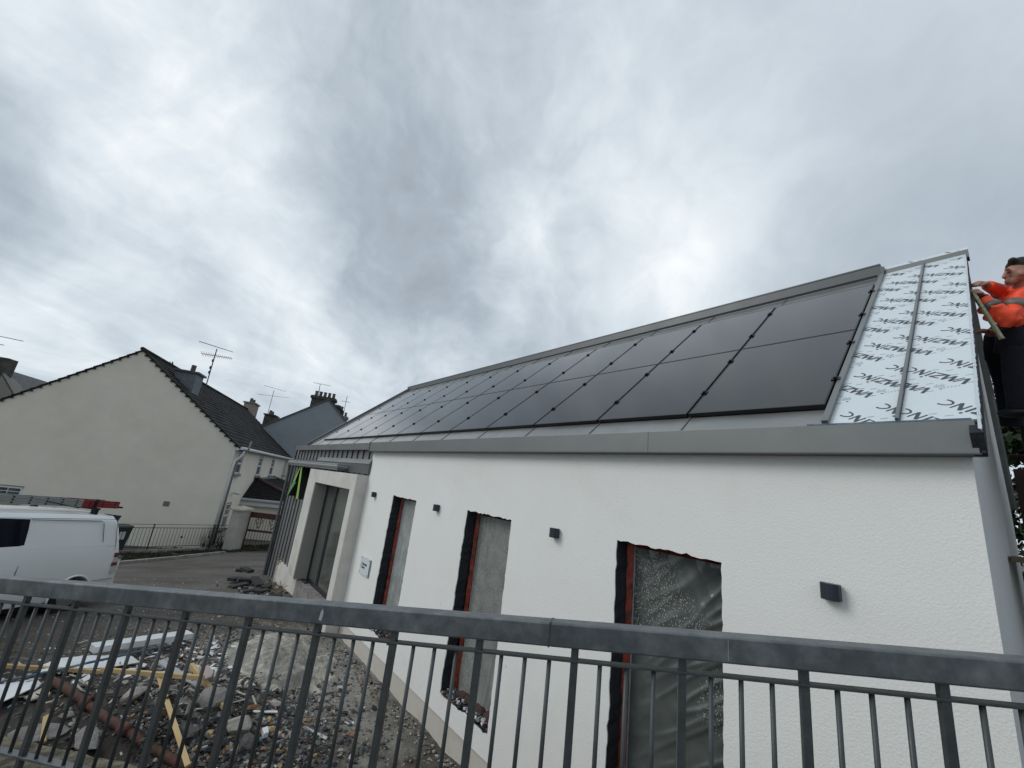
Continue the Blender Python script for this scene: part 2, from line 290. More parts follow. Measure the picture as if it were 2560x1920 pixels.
# ------------------------------------------------------------------ mesh helper
class MB:
    def __init__(s): s.v = []; s.f = []
    def add(s, vs, fs):
        o = len(s.v); s.v += [tuple(map(float, p)) for p in vs]; s.f += [tuple(i+o for i in f) for f in fs]; return s
    def box(s, a, b):
        x0, y0, z0 = a; x1, y1, z1 = b
        x0, x1 = min(x0, x1), max(x0, x1); y0, y1 = min(y0, y1), max(y0, y1); z0, z1 = min(z0, z1), max(z0, z1)
        return s.add([(x0, y0, z0), (x1, y0, z0), (x1, y1, z0), (x0, y1, z0), (x0, y0, z1), (x1, y0, z1), (x1, y1, z1), (x0, y1, z1)],
                     [(0, 3, 2, 1), (4, 5, 6, 7), (0, 1, 5, 4), (1, 2, 6, 5), (2, 3, 7, 6), (3, 0, 4, 7)])
    def obox(s, o, ex, ey, ez, a, b):
        """box in a local frame"""
        m = MB().box(a, b); o = np.array(o, float)
        vs = [o+np.array(ex)*p[0]+np.array(ey)*p[1]+np.array(ez)*p[2] for p in m.v]
        return s.add(vs, m.f)
    def bar(s, p, q, w, h, up=(0, 0, 1)):
        p = np.array(p, float); q = np.array(q, float); d = q-p; l = np.linalg.norm(d); d /= l
        up = np.array(up, float); sd = np.cross(d, up)
        if np.linalg.norm(sd) < 1e-4: sd = np.cross(d, (1, 0, 0))
        sd /= np.linalg.norm(sd); u = np.cross(sd, d)
        return s.obox(p, d, sd, u, (0, -w/2, -h/2), (l, w/2, h/2))
    def tube(s, pts, rad, n=8, cap=True, flat=1., upv=None):
        pts = [np.array(p, float) for p in pts]
        if not hasattr(rad, '__len__'): rad = [rad]*len(pts)
        rings = []
        prev = None
        for i, p in enumerate(pts):
            d = pts[min(i+1, len(pts)-1)]-pts[max(i-1, 0)]; d /= np.linalg.norm(d)+1e-9
            ref = np.array(upv) if upv is not None else (prev if prev is not None else (np.array([0, 0, 1.]) if abs(d[2]) < .9 else np.array([1., 0, 0])))
            a = ref-d*np.dot(ref, d); a /= np.linalg.norm(a)+1e-9; prev = a
            b = np.cross(d, a)
            rings.append([p+rad[i]*(math.cos(t)*a+math.sin(t)*b*flat) for t in [2*PI*k/n for k in range(n)]])
        vs = [q for r in rings for q in r]; fs = []
        for i in range(len(pts)-1):
            for k in range(n): fs.append((i*n+k, i*n+(k+1) % n, (i+1)*n+(k+1) % n, (i+1)*n+k))
        if cap: fs.append(tuple(range(n-1, -1, -1))); fs.append(tuple((len(pts)-1)*n+k for k in range(n)))
        return s.add(vs, fs)
    def prism(s, poly, vec):
        """planar polygon (3D points) extruded by vec"""
        n = len(poly); vec = np.array(vec, float)
        vs = [np.array(p, float) for p in poly]+[np.array(p, float)+vec for p in poly]
        fs = [tuple(range(n-1, -1, -1)), tuple(range(n, 2*n))]+[(k, (k+1) % n, n+(k+1) % n, n+k) for k in range(n)]
        return s.add(vs, fs)
    def ball(s, c, r, n=10, m=7):
        if not hasattr(r, '__len__'): r = (r, r, r)
        vs = [(c[0], c[1], c[2]+r[2])]
        for i in range(1, m):
            t = PI*i/m
            for k in range(n):
                p = 2*PI*k/n; vs.append((c[0]+r[0]*math.sin(t)*math.cos(p), c[1]+r[1]*math.sin(t)*math.sin(p), c[2]+r[2]*math.cos(t)))
        vs.append((c[0], c[1], c[2]-r[2])); fs = []
        for k in range(n): fs.append((0, 1+k, 1+(k+1) % n))
        for i in range(m-2):
            for k in range(n): fs.append((1+i*n+k, 1+(i+1)*n+k, 1+(i+1)*n+(k+1) % n, 1+i*n+(k+1) % n))
        e = len(vs)-1
        for k in range(n): fs.append((e, 1+(m-2)*n+(k+1) % n, 1+(m-2)*n+k))
        return s.add(vs, fs)
    def build(s, name, mt, parent=None, smooth=False, bevel=0., keep=False, fix=True):
        org = np.array(parent['_o'] if parent is not None else (0, 0, 0), float)
        me = bpy.data.meshes.new(name)
        me.from_pydata([tuple(np.array(p)-org) for p in s.v], [], s.f)
        if fix:
            bm = bmesh.new(); bm.from_mesh(me)
            bmesh.ops.recalc_face_normals(bm, faces=bm.faces)
            bm.to_mesh(me); bm.free()
        me.validate(); me.update()
        if isinstance(mt, str): mt = MAT[mt]
        me.materials.append(mt)
        if smooth:
            for p in me.polygons: p.use_smooth = True
        o = bpy.data.objects.new(name, me); C.objects.link(o)
        if parent is not None: o.parent = parent; o['_o'] = list(map(float, org))
        else: o['_o'] = [0., 0., 0.]
        if bevel:
            b = o.modifiers.new('bevel', 'BEVEL'); b.width = bevel; b.segments = 2; b.limit_method = 'ANGLE'
        return o
def thing(name, label, cat, loc=(0, 0, 0), group=None):
    o = bpy.data.objects.new(name, None); C.objects.link(o); o.location = tuple(map(float, loc)); o.empty_display_size = .1
    o['label'] = label; o['category'] = cat; o['_o'] = list(map(float, loc))
    if group: o['group'] = group
    return o
def tag(o, label, cat, group=None, kind=None):
    o['label'] = label; o['category'] = cat
    if group: o['group'] = group
    if kind: o['kind'] = kind
    return o
def struct(o): o['kind'] = 'structure'; return o
def recentre(o, c):
    """move a top-level mesh's origin to c"""
    c = Vector(tuple(map(float, c))); o.data.transform(Matrix.Translation(-c)); o.location = c; return o

# ================================================================== CAMERA, WORLD, SUN
cam_d = bpy.data.cameras.new('camera'); cam = bpy.data.objects.new('camera', cam_d); C.objects.link(cam)
M = Matrix(((RW[0][0], RW[0][1], -RW[0][2], 0), (RW[1][0], RW[1][1], -RW[1][2], 0), (RW[2][0], RW[2][1], -RW[2][2], 0), (0, 0, 0, 1)))
cam.matrix_world = M
cam_d.sensor_width = 36; cam_d.lens = 36*FPX/2560; cam_d.clip_end = 3000; cam_d.clip_start = .05
bpy.context.scene.camera = cam

SUN_DIR = np.array([-.50, -.72, .62]); SUN_DIR /= np.linalg.norm(SUN_DIR)
sd = bpy.data.lights.new('sun', 'SUN'); sd.energy = 1.15; sd.angle = math.radians(28); sd.color = (1, .985, .95)
so = bpy.data.objects.new('sun', sd); C.objects.link(so)
so.rotation_euler = Vector(tuple(-SUN_DIR)).to_track_quat('-Z', 'Y').to_euler()

def world():
    w = bpy.data.worlds.new('World'); bpy.context.scene.world = w; w.use_nodes = True
    t = w.node_tree; N = t.nodes; L = t.links; N.clear()
    out = N.new('ShaderNodeOutputWorld'); bg = N.new('ShaderNodeBackground'); L.new(bg.outputs[0], out.inputs[0])
    tc = N.new('ShaderNodeTexCoord'); D = tc.outputs['Generated']
    def vm(op, a, b=None):
        n = N.new('ShaderNodeVectorMath'); n.operation = op
        for i, q in enumerate((a, b)):
            if q is None: continue
            if isinstance(q, (tuple, list)): n.inputs[i].default_value = q
            else: L.new(q, n.inputs[i])
        return n
    def ma(op, a, b=None, c=None, clamp=False):
        n = N.new('ShaderNodeMath'); n.operation = op; n.use_clamp = clamp
        for i, q in enumerate((a, b, c)):
            if q is None: continue
            if isinstance(q, (int, float)): n.inputs[i].default_value = q
            else: L.new(q, n.inputs[i])
        return n.outputs[0]
    nrm = vm('NORMALIZE', D).outputs[0]
    sp = N.new('ShaderNodeSeparateXYZ'); L.new(nrm, sp.inputs[0])
    dz = ma('ADD', ma('MAXIMUM', sp.outputs[2], 0.0), .12)
    az = math.radians(128); ca, sa = math.cos(az), math.sin(az)
    u = ma('ADD', ma('MULTIPLY', sp.outputs[0], ca), ma('MULTIPLY', sp.outputs[1], sa))
    v = ma('ADD', ma('MULTIPLY', sp.outputs[0], -sa), ma('MULTIPLY', sp.outputs[1], ca))
    u = ma('DIVIDE', u, dz); v = ma('DIVIDE', v, dz)
    cb = N.new('ShaderNodeCombineXYZ'); L.new(ma('MULTIPLY', u, .55), cb.inputs[0]); L.new(v, cb.inputs[1])
    P = cb.outputs[0]
    def noi(scale, detail, rough, dist=0., off=(0, 0, 0), src=None):
        a = vm('ADD', src or P, off).outputs[0]
        n = N.new('ShaderNodeTexNoise'); n.inputs['Scale'].default_value = scale; n.inputs['Detail'].default_value = detail
        n.inputs['Roughness'].default_value = rough; n.inputs['Distortion'].default_value = dist
        L.new(a, n.inputs['Vector']); return n
    warp = noi(.9, 3, .5)
    wv = vm('SCALE', vm('SUBTRACT', warp.outputs['Color'], (.5, .5, .5)).outputs[0]); wv.inputs['Scale'].default_value = .9
    P2 = vm('ADD', P, wv.outputs[0]).outputs[0]
    n1 = noi(.80, 7, .50, .2, (3.1, 7.7, 0), P2).outputs['Fac']
    n2 = noi(2.2, 9, .56, .5, (9.1, 1.3, 2), P2).outputs['Fac']
    w2 = noi(3.2, 4, .5, 0, (1, 2, 3), nrm)
    wv2 = vm('SCALE', vm('SUBTRACT', w2.outputs['Color'], (.5, .5, .5)).outputs[0]); wv2.inputs['Scale'].default_value = .5
    n3 = noi(4.2, 10, .58, .0, (5, 5, 5), vm('ADD', nrm, wv2.outputs[0]).outputs[0]).outputs['Fac']
    base = ma('ADD', ma('ADD', ma('MULTIPLY', n1, .30), ma('MULTIPLY', n2, .26)), ma('MULTIPLY', n3, .44))
    # bulk of bright and dark cloud in particular parts of the sky
    dwarp = noi(2.6, 5, .55, 0, (0, 0, 0), nrm)
    dv = vm('SCALE', vm('SUBTRACT', dwarp.outputs['Color'], (.5, .5, .5)).outputs[0]); dv.inputs['Scale'].default_value = .34
    nd = vm('ADD', nrm, dv.outputs[0]).outputs[0]
    total = None
    for px, py, rad, amp in SKY_BLOBS:
        r = ray(px, py)
        dist = vm('DISTANCE', nd, tuple(map(float, r))).outputs['Value']
        mr = N.new('ShaderNodeMapRange'); mr.interpolation_type = 'SMOOTHSTEP'
        mr.inputs[1].default_value = rad; mr.inputs[2].default_value = 0; mr.inputs[3].default_value = 0; mr.inputs[4].default_value = amp*1.9
        L.new(dist, mr.inputs[0])
        total = mr.outputs[0] if total is None else ma('ADD', total, mr.outputs[0])
    calm = N.new('ShaderNodeMapRange'); calm.interpolation_type = 'SMOOTHSTEP'
    calm.inputs[1].default_value = .45; calm.inputs[2].default_value = 1.25; calm.inputs[3].default_value = SKY_CONTRAST; calm.inputs[4].default_value = SKY_CONTRAST*.38
    L.new(vm('DISTANCE', nrm, tuple(map(float, ray(600, 650)))).outputs['Value'], calm.inputs[0])
    val = ma('ADD', ma('MULTIPLY', ma('SUBTRACT', base, .5), calm.outputs[0]), ma('ADD', total, SKY_MEAN))
    cr = N.new('ShaderNodeValToRGB'); L.new(val, cr.inputs[0])
    e = cr.color_ramp.elements
    e[0].position = 0.; e[0].color = (.28, .315, .355, 1)
    e[1].position = 1.; e[1].color = (.92, .93, .93, 1)
    for p, c in ((.25, (.355, .41, .465)), (.5, (.495, .557, .615)), (.75, (.675, .73, .77))):
        q = e.new(p); q.color = (*c, 1)
    sky = N.new('ShaderNodeTexSky'); sky.sky_type = 'NISHITA'; sky.sun_disc = False
    sky.sun_elevation = math.asin(SUN_DIR[2]); sky.sun_rotation = math.atan2(SUN_DIR[0], SUN_DIR[1])
    ss = vm('SCALE', sky.outputs[0]); ss.inputs['Scale'].default_value = .08
    mx = N.new('ShaderNodeMix'); mx.data_type = 'RGBA'; mx.inputs[0].default_value = .96
    L.new(ss.outputs[0], mx.inputs[6]); L.new(cr.outputs[0], mx.inputs[7])
    L.new(mx.outputs[2], bg.inputs['Color']); bg.inputs['Strength'].default_value = 1.2
SKY_CONTRAST = 2.0
SKY_MEAN = .50
SKY_BLOBS = [(1000, 580, .32, -.17), (900, 330, .30, -.07), (80, 430, .24, -.18), (560, 620, .18, -.17), (420, 740, .16, -.06), (620, 570, .16, .17), (720, 690, .14, .08), (790, 760, .10, .10),
             (260, 330, .16, .12), (250, 640, .16, .12), (60, 820, .14, .10), (1260, 620, .16, .13), (1650, 560, .42, .09), (330, 620, .5, .08), (1700, 760, .28, .10), (2400, 600, .34, -.08),
             (1250, 60, .3, -.10), (860, 880, .14, .12), (100, 690, .14, -.10), (330, 800, .12, -.10), (600, 200, .25, .08), (1150, 780, .1, -.08)]
world()
vs_ = bpy.context.scene.view_settings
vs_.view_transform = 'Standard'; vs_.look = 'None'; vs_.exposure = 0.0; vs_.gamma = 1; vs_.use_curve_mapping = False


# ================================================================== GROUND
def nz(x, y, s, z=0.): return noise.noise(Vector((x*s, y*s, z)))
def mound(x, y, cx, cy, rx, ry, h, a=0.):
    dx, dy = x-cx, y-cy; c, s_ = math.cos(a), math.sin(a)
    u, v = (dx*c+dy*s_)/rx, (-dx*s_+dy*c)/ry
    d = u*u+v*v
    return h*math.exp(-d*1.6)
def terrain(x, y):
    z = hz(x, y)
    near = max(0, min(1, (x+13)/1.5))*max(0, min(1, (4.2-y)/.4))
    z += near*(.045*nz(x, y, 1.6)+.03*nz(x, y, 5, 3.)+.012*nz(x, y, 14, 5.))+(1-near)*.015*nz(x, y, .9)
    z += mound(x, y, -7.2, 1.35, 1.5, 1.1, .44, .3)             # rubble heap
    z += mound(x, y, -9.0, -.1, 1.6, .7, .12, .6)
    z -= mound(x, y, -6.9, .25, .8, .45, .28, .6)               # dug out hollow below the planks
    z += mound(x, y, -11.4, 3.1, 1.1, .5, .12)
    z += .10*max(0, min(4, -1.4-y))*max(0, min(1, (x+15)/2))*max(0, min(1, (-7-x)/2))
    return z
def lines(spec):
    out = [spec[0][0]]
    for a, b, st in spec:
        n = max(1, int(round((b-a)/st)))
        out += [a+(b-a)*(i+1)/n for i in range(n)]
    return out
xs = lines([(-600, -100, 100), (-100, -40, 10), (-40, -13, .7), (-13, -3.2, .07), (-3.2, 6, .6), (6, 60, 9), (60, 600, 135)])
ys = lines([(-600, -60, 90), (-60, -8, 4), (-8, -2.2, .5), (-2.2, 3.9, .07), (3.9, 10, .7), (10, 60, 5), (60, 600, 108)])
g = MB()
g.v = [(x, y, terrain(x, y)) for y in ys for x in xs]
nx = len(xs)
g.f = [(j*nx+i, j*nx+i+1, (j+1)*nx+i+1, (j+1)*nx+i) for j in range(len(ys)-1) for i in range(nx-1)]
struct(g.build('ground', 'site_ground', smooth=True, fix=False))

# ================================================================== NEW BUILDING
D = 3.77
XE, XR = -9.75, -.19           # ends of the white wall
ZT, ZP = .57, -3.06            # top of wall, top of plinth
bld = thing('community_building', 'new white rendered building with grey metal roof, black solar panels and three taped up windows', 'building', (-9, 5, G))
WIN = [(-8.242, -7.218, -2.79), (-5.524, -4.453, -2.80), (-2.748, -1.697, -3.9)]
WTOP = -.335
def jag(p0, p1, n, amp, seed):
    """points from p0 to p1 (x,z) with ragged offset, first point kept"""
    r = random.Random(seed); out = []
    for i in range(n):
        t = i/n; o = 0 if i == 0 else r.gauss(0, amp)
        dx, dz = p1[0]-p0[0], p1[1]-p0[1]; l = math.hypot(dx, dz)
        out.append((p0[0]+dx*t-dz/l*o, p0[1]+dz*t+dx/l*o))
    return out
wallm = MB(); loops = []
ZB = ZP
def quadxz(m, a, b, c, d, y=D): m.add([(a[0], y, a[1]), (b[0], y, b[1]), (c[0], y, c[1]), (d[0], y, d[1])], [(0, 1, 2, 3)])
xprev = XE
for k, (xl, xr, zb) in enumerate(WIN):
    zb2 = max(zb, ZP+.0) if k < 2 else ZP+.02
    ox0, ox1, oz0, oz1 = xl-.15, xr+.15, (zb2-.15 if k < 2 else ZP+.02-.015), WTOP+.15
    n = 46
    tl, tr, br, bl = (xl, WTOP), (xr, WTOP-.015), (xr, zb2), (xl, zb2)
    if k < 2: bl = (xl-.05, zb2)
    inner = jag(tl, tr, 24, .006, k*5+1)+jag(tr, br, n, .004, k*5+2)+jag(br, bl, 24, .012 if k < 2 else .001, k*5+3)+jag(bl, tl, n, .007, k*5+4)
    def lin(p, q, n_): return [(p[0]+(q[0]-p[0])*i/n_, p[1]+(q[1]-p[1])*i/n_) for i in range(n_)]
    otl, otr, obr, obl = (ox0, oz1), (ox1, oz1), (ox1, oz0), (ox0, oz0)
    outer = lin(otl, otr, 24)+lin(otr, obr, n)+lin(obr, obl, 24)+lin(obl, otl, n)
    N_ = len(inner)
    vs = [(p[0], D, p[1]) for p in outer]+[(p[0], D, p[1]) for p in inner]
    wallm.add(vs, [(i, (i+1) % N_, N_+(i+1) % N_, N_+i) for i in range(N_)])
    # render coat thickness
    vs = [(p[0], D, p[1]) for p in inner]+[(p[0], D+.012, p[1]) for p in inner]
    wallm.add(vs, [(i, (i+1) % N_, N_+(i+1) % N_, N_+i) for i in range(N_)])
    loops.append(inner)
    quadxz(wallm, (xprev, ZP), (ox0, ZP), (ox0, ZT), (xprev, ZT))
    quadxz(wallm, (ox0, oz1), (ox1, oz1), (ox1, ZT), (ox0, ZT))
    if oz0 > ZP: quadxz(wallm, (ox0, ZP), (ox1, ZP), (ox1, oz0), (ox0, oz0))
    xprev = ox1
quadxz(wallm, (xprev, ZP), (XR, ZP), (XR, ZT), (xprev, ZT))
# slight return at left edge, underside
wallm.add([(XE, D, ZP), (XE, D+.3, ZP), (XE, D+.3, ZT), (XE, D, ZT)], [(0, 1, 2, 3)])
wallm.add([(XE, D, ZP), (XR, D, ZP), (XR, D+.08, ZP), (XE, D+.08, ZP)], [(0, 1, 2, 3)])
wallm.build('front_wall', 'white_render', bld, fix=False)
MB().box((XE, D+.025, G-.35), (XR-.02, D+.3, ZP)).build('plinth', 'plinth_render', bld)
# gable wall on the right, with both roof slopes
s38 = math.radians(40.37); UR = np.array([0, math.cos(s38), math.sin(s38)]); NR = np.array([0, -math.sin(s38), math.cos(s38)])
R0 = np.array([0, 3.657, .744])
YR = 6.83; ZR = .744+(YR-3.657)*math.tan(s38)
YB = 2*YR-3.657
gw = MB().prism([(XR, D+.004, G-.4), (XR, YB-.1, G-.4), (XR, YB-.1, .70), (XR, YR, ZR-.04), (XR, D+.004, .80)], (-.3, 0, 0))
gw.build('gable_wall', 'shaded_render', bld)
MB().box((-15.2, YB-.4, G-1), (XR-.3, YB-.12, .7)).build('back_wall', 'shaded_render', bld)
# interior backing so that the openings look into a dark room
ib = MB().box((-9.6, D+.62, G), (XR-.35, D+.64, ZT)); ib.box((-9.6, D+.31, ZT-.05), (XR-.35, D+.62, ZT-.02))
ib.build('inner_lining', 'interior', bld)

# ---- windows (each one a part)
films = ['polythene_a', 'polythene_b', 'polythene_c']
for k, (xl, xr, zb) in enumerate(WIN):
    inner = loops[k]; N_ = len(inner)
    zb2 = zb if k < 2 else ZP+.01
    fr = MB()
    y0, y1 = D+.245, D+.30
    fr.box((xl, y0, WTOP-.07), (xr, y1, WTOP)); fr.box((xl+.06, y0, zb2), (xl+.115, y1, WTOP-.07)); fr.box((xr-.05, y0, zb2), (xr, y1, WTOP-.07)); fr.box((xl+.1, y0, zb2), (xr-.05, y1, zb2+.06))
    w = fr.build('window', 'window_frame', bld)
    # rough insulation reveal
    rv = MB(); r = random.Random(k)
    rings = []
    for j, (dy, sh) in enumerate(((.012, -.002), (.06, .004), (.11, .002), (.155, .006), (.19, .0))):
        ring = []
        for i, p in enumerate(inner):
            cx, cz = (xl+xr)/2, (WTOP+zb2)/2
            vx, vz = cx-p[0], cz-p[1]; l = math.hypot(vx, vz); o = sh+(0 if j == 0 else r.gauss(0, .003))
            ring.append((p[0]+(o if vx > 0 else -o), D+dy, p[1]+(o if vz > 0 else -o)))
        rings.append(ring)
    vs = [q for rg in rings for q in rg]; fs = []
    for j in range(len(rings)-1):
        for i in range(N_): fs.append((j*N_+i, j*N_+(i+1) % N_, (j+1)*N_+(i+1) % N_, (j+1)*N_+i))
    rv.add(vs, fs); rv.build('reveal', 'insulation_black', w, fix=False)
    # red sealing tape round frame
    tp = MB(); y = D+.19
    rr = random.Random(k+40)
    def tapestrip(p0, p1, wdt, nrm_):
        n = 40; vs = []
        for i in range(n+1):
            t = i/n; a = rr.gauss(0, .0025); b = rr.gauss(0, .004)
            x, z = p0[0]+(p1[0]-p0[0])*t, p0[1]+(p1[1]-p0[1])*t
            vs.append((x+nrm_[0]*a, y+rr.gauss(0, .002), z+nrm_[1]*a)); vs.append((x+nrm_[0]*(wdt+b), y+.045+rr.gauss(0, .002), z+nrm_[1]*(wdt+b)))
        tp.add(vs, [(2*i, 2*i+1, 2*i+3, 2*i+2) for i in range(n)])
    tapestrip((xl-.004, zb2), (xl-.004, WTOP), (.035, .042, .055)[k], (1, 0)); tapestrip((xl, WTOP+.004), (xr, WTOP-.01), .05, (0, -1)); tapestrip((xr+.004, zb2), (xr+.004, WTOP), .035, (-1, 0))
    tp.build('sealing_tape', 'red_tape', w, fix=False)
    MB().box((xl+.055, D+.232, zb2+.02), (xl+.075, D+.25, WTOP-.05)).build('trim_strip', 'pale_trim', w)
    # wrinkled polythene
    fm = MB(); nxx, nzz = 70, 150; x0, x1 = xl+.078, xr-.006; z0, z1 = zb2+.02, WTOP-.055
    vs = []
    for j in range(nzz+1):
        for i in range(nxx+1):
            x = x0+(x1-x0)*i/nxx; z = z0+(z1-z0)*j/nzz
            tx, tz = i/nxx, j/nzz
            if k == 2:      # folds pulled diagonally from lower left to upper right
                q = (x*.62-z*.78); am = max(0, min(1, .25+1.1*tx-.35*abs(tz-.45)))
                rg_ = (1-abs(noise.noise(Vector((q*9., (x+z)*.9, 4.)))))**6*.022*am+(1-abs(noise.noise(Vector(((x*.9+z*.45)*8., x, 9.)))))**7*.014*max(0, tz-.55)*2
            elif k == 1:    # hanging folds at the foot
                rg_ = (1-abs(noise.noise(Vector((x*9., z*.8, 14.)))))**5*.03*max(0, .35-tz)*3+(1-abs(noise.noise(Vector((x*6., z*.5, 24.)))))**8*.008
            else:
                rg_ = (1-abs(noise.noise(Vector((x*7., z*.7, 34.)))))**6*.010
            rg_ += .006*noise.noise(Vector((x*3, z*2, k*7.)))
            bul = .02*math.sin(PI*tx)*(1 if k != 1 else 1+max(0, .3-tz)*3)
            vs.append((x, D+.225-rg_-bul, z))
    fm.add(vs, [(j*(nxx+1)+i, j*(nxx+1)+i+1, (j+1)*(nxx+1)+i+1, (j+1)*(nxx+1)+i) for j in range(nzz) for i in range(nxx)])
    fm.build('plastic_sheet', films[k], w, smooth=True, fix=False)
    if k < 2:   # debris lying on the sill
        db = MB(); r = random.Random(60+k)
        for i in range(230 if k else 150):
            x = r.uniform(xl-.05, xr-.02); yy = r.uniform(D+.0, D+.2); z = zb2+.01+.03*r.random()+.25*(yy-D)*(.6+.4*r.random())
            sz = r.uniform(.006, .028)
            M_ = Matrix.Rotation(r.uniform(0, 6), 3, 'Z') @ Matrix.Rotation(r.uniform(-.8, .8), 3, 'X')
            db.obox((x, yy, z), M_.col[0], M_.col[1], M_.col[2], (-sz, -sz*r.uniform(.5, 1), -sz*r.uniform(.3, .8)), (sz, sz*.8, sz*r.uniform(.3, .8)))
        db.build('sill_debris', 'sill_debris', w)
        cl = MB(); 
        for i in range(4):
            x = xl+(.25+.2*i)*(xr-xl); cl.ball((x, D+.15, zb2+.07), (.10+.03*r.random(), .06, .055), 9, 6)
        for i, v in enumerate(cl.v): cl.v[i] = (v[0]+.03*noise.noise(Vector((v[0]*9, v[1]*9, v[2]*9))), v[1], v[2]+.03*noise.noise(Vector((v[0]*8+9, v[1]*9, v[2]*9))))
        cl.build('foam_lump', 'brown_foam', w)
cap = MB().tube([onY(988, 1583, D-.01)+[0, .0, 0], onY(988, 1583, D-.01)+[0, .06, 0]], .03, 14).build('pipe_cap', 'red_plastic')
tag(cap, 'round red plastic cap lying on the debris of the leftmost window sill', 'cap'); 

# ---- roof sheets
XLV, XRV = -15.24, -.125
def RP(x, v, h=0.): return R0+np.array([x, 0, 0])+UR*v+NR*h
VT = (YR-3.657)/math.cos(s38)
rf = MB(); rf.prism([RP(XLV, .0, 0), RP(-.89, .0, 0), RP(-.89, VT, 0), RP(XLV, VT, 0)], -NR*.12)
# back slope
bq = [(XLV, YB, .744), (XRV, YB, .744), (XRV, YR, ZR), (XLV, YR, ZR)]
rf.prism(bq, (0, -.07, -.09))
roof = rf.build('roof', 'zinc_roof', bld)
se = MB()
XS = [-.90-1.1185*i for i in range(1, 13)]
for x in XS: se.obox(RP(x, 0), (1, 0, 0), UR, NR, (-.004, 0, 0), (.004, VT-.05, .010))
se.build('standing_seam', 'zinc', roof)
# raised batten between panels and film covered trays
MB().obox(RP(-.885, 0), (1, 0, 0), UR, NR, (-.02, 0, 0), (.02, VT-.02, .05)).build('batten_cap', 'zinc', bld)
# film covered trays with print
tray = MB(); tray.prism([RP(-.866, .0, .012), RP(-.492, .0, .012), RP(-.492, VT, .012), RP(-.866, VT, .012)], -NR*.1)
tray.prism([RP(-.492, .0, .0125), RP(XRV, .0, .0125), RP(XRV, VT, .0125), RP(-.492, VT, .0125)], -NR*.1)
trayo = tray.build('film_covered_tray', 'film', bld); trayo['label'] = 'roof strip still under printed protective film'
MB().obox(RP(-.492, 0), (1, 0, 0), UR, NR, (-.009, 0, .0), (.009, VT-.02, .045)).build('tray_seam', 'zinc', trayo)
MB().obox(RP(-.478, 0), (1, 0, 0), UR, NR, (-.006, 0, .0), (.0, VT-.02, .018)).build('tray_seam_dark_strip', 'zinc_dark', trayo)  # darker zinc strip along the tray seam
# letters as stroked polygons in a unit cell: x along word, y up, cap height 1 (italic shear)
def stroke(pts, w):
    """list of quads following pts"""
    out = []
    for a, b in zip(pts[:-1], pts[1:]):
        dx, dy = b[0]-a[0], b[1]-a[1]; l = math.hypot(dx, dy); nx_, ny_ = -dy/l*w/2, dx/l*w/2
        ex, ey = dx/l*w*.12, dy/l*w*.12
        out.append([(a[0]-nx_-ex, a[1]-ny_-ey), (b[0]-nx_+ex, b[1]-ny_+ey), (b[0]+nx_+ex, b[1]+ny_+ey), (a[0]+nx_-ex, a[1]+ny_-ey)])
    return out
def arc(cx, cy, rx, ry, a0, a1, n=10): return [(cx+rx*math.cos(math.radians(a0+(a1-a0)*i/n)), cy+ry*math.sin(math.radians(a0+(a1-a0)*i/n))) for i in range(n+1)]
W_ = .17
LET = []
def let(x, polys): LET.extend([[(p[0]+x, p[1]) for p in q] for q in polys])
let(0, stroke([(-.5, 1), (0, .0)], .27)+stroke([(.0, .0), (.42, 1)], .14))
let(0, stroke([(.38, 0), (.74, 1)], .14)+stroke([(.74, 1), (1.16, .05)], .26)+stroke([(1.16, .05), (1.50, .98)], .14)+stroke([(1.50, .98), (1.84, .02)], .26))
let(0, stroke([(1.95, .93), (2.84, .93)], .13)+stroke([(2.84, .93), (2.0, .07)], .22)+stroke([(2.0, .07), (3.0, .07)], .13))
let(0, stroke([(3.23, 0), (3.23, 1)], .2)+[[(3.3+.13*math.cos(t*PI/4), 1.30+.13*math.sin(t*PI/4)) for t in range(8)]])
let(0, stroke([(3.74, 0), (3.74, 1)], .15)+stroke([(3.74, 1), (4.52, 0)], .26)+stroke([(4.52, 0), (4.52, 1)], .15))
let(0, stroke(arc(5.62, .48, .68, .44, 80, 285, 16), .15))
def clip(poly, xa, xb, va, vb):
    def cut(ps, f):
        out = []
        for i in range(len(ps)):
            a, b = ps[i], ps[(i+1) % len(ps)]; fa, fb = f(a), f(b)
            if fa >= 0: out.append(a)
            if fa*fb < 0: t = fa/(fa-fb); out.append((a[0]+(b[0]-a[0])*t, a[1]+(b[1]-a[1])*t))
        return out
    for f in (lambda p: p[0]-xa, lambda p: xb-p[0], lambda p: p[1]-va, lambda p: vb-p[1]):
        poly = cut(poly, f)
        if len(poly) < 3: return None
    return poly
ink = MB(); ink2 = MB()
e1 = np.array([-.0513, .0520]); e2 = np.array([-.0551, -.0481])
lay = [0]
def printpoly(poly, m, xa, xb, h):
    c = clip(poly, xa, xb, -.01, VT-.13)
    if c: m.add([RP(p[0], p[1], h) for p in c], [tuple(range(len(c)))])
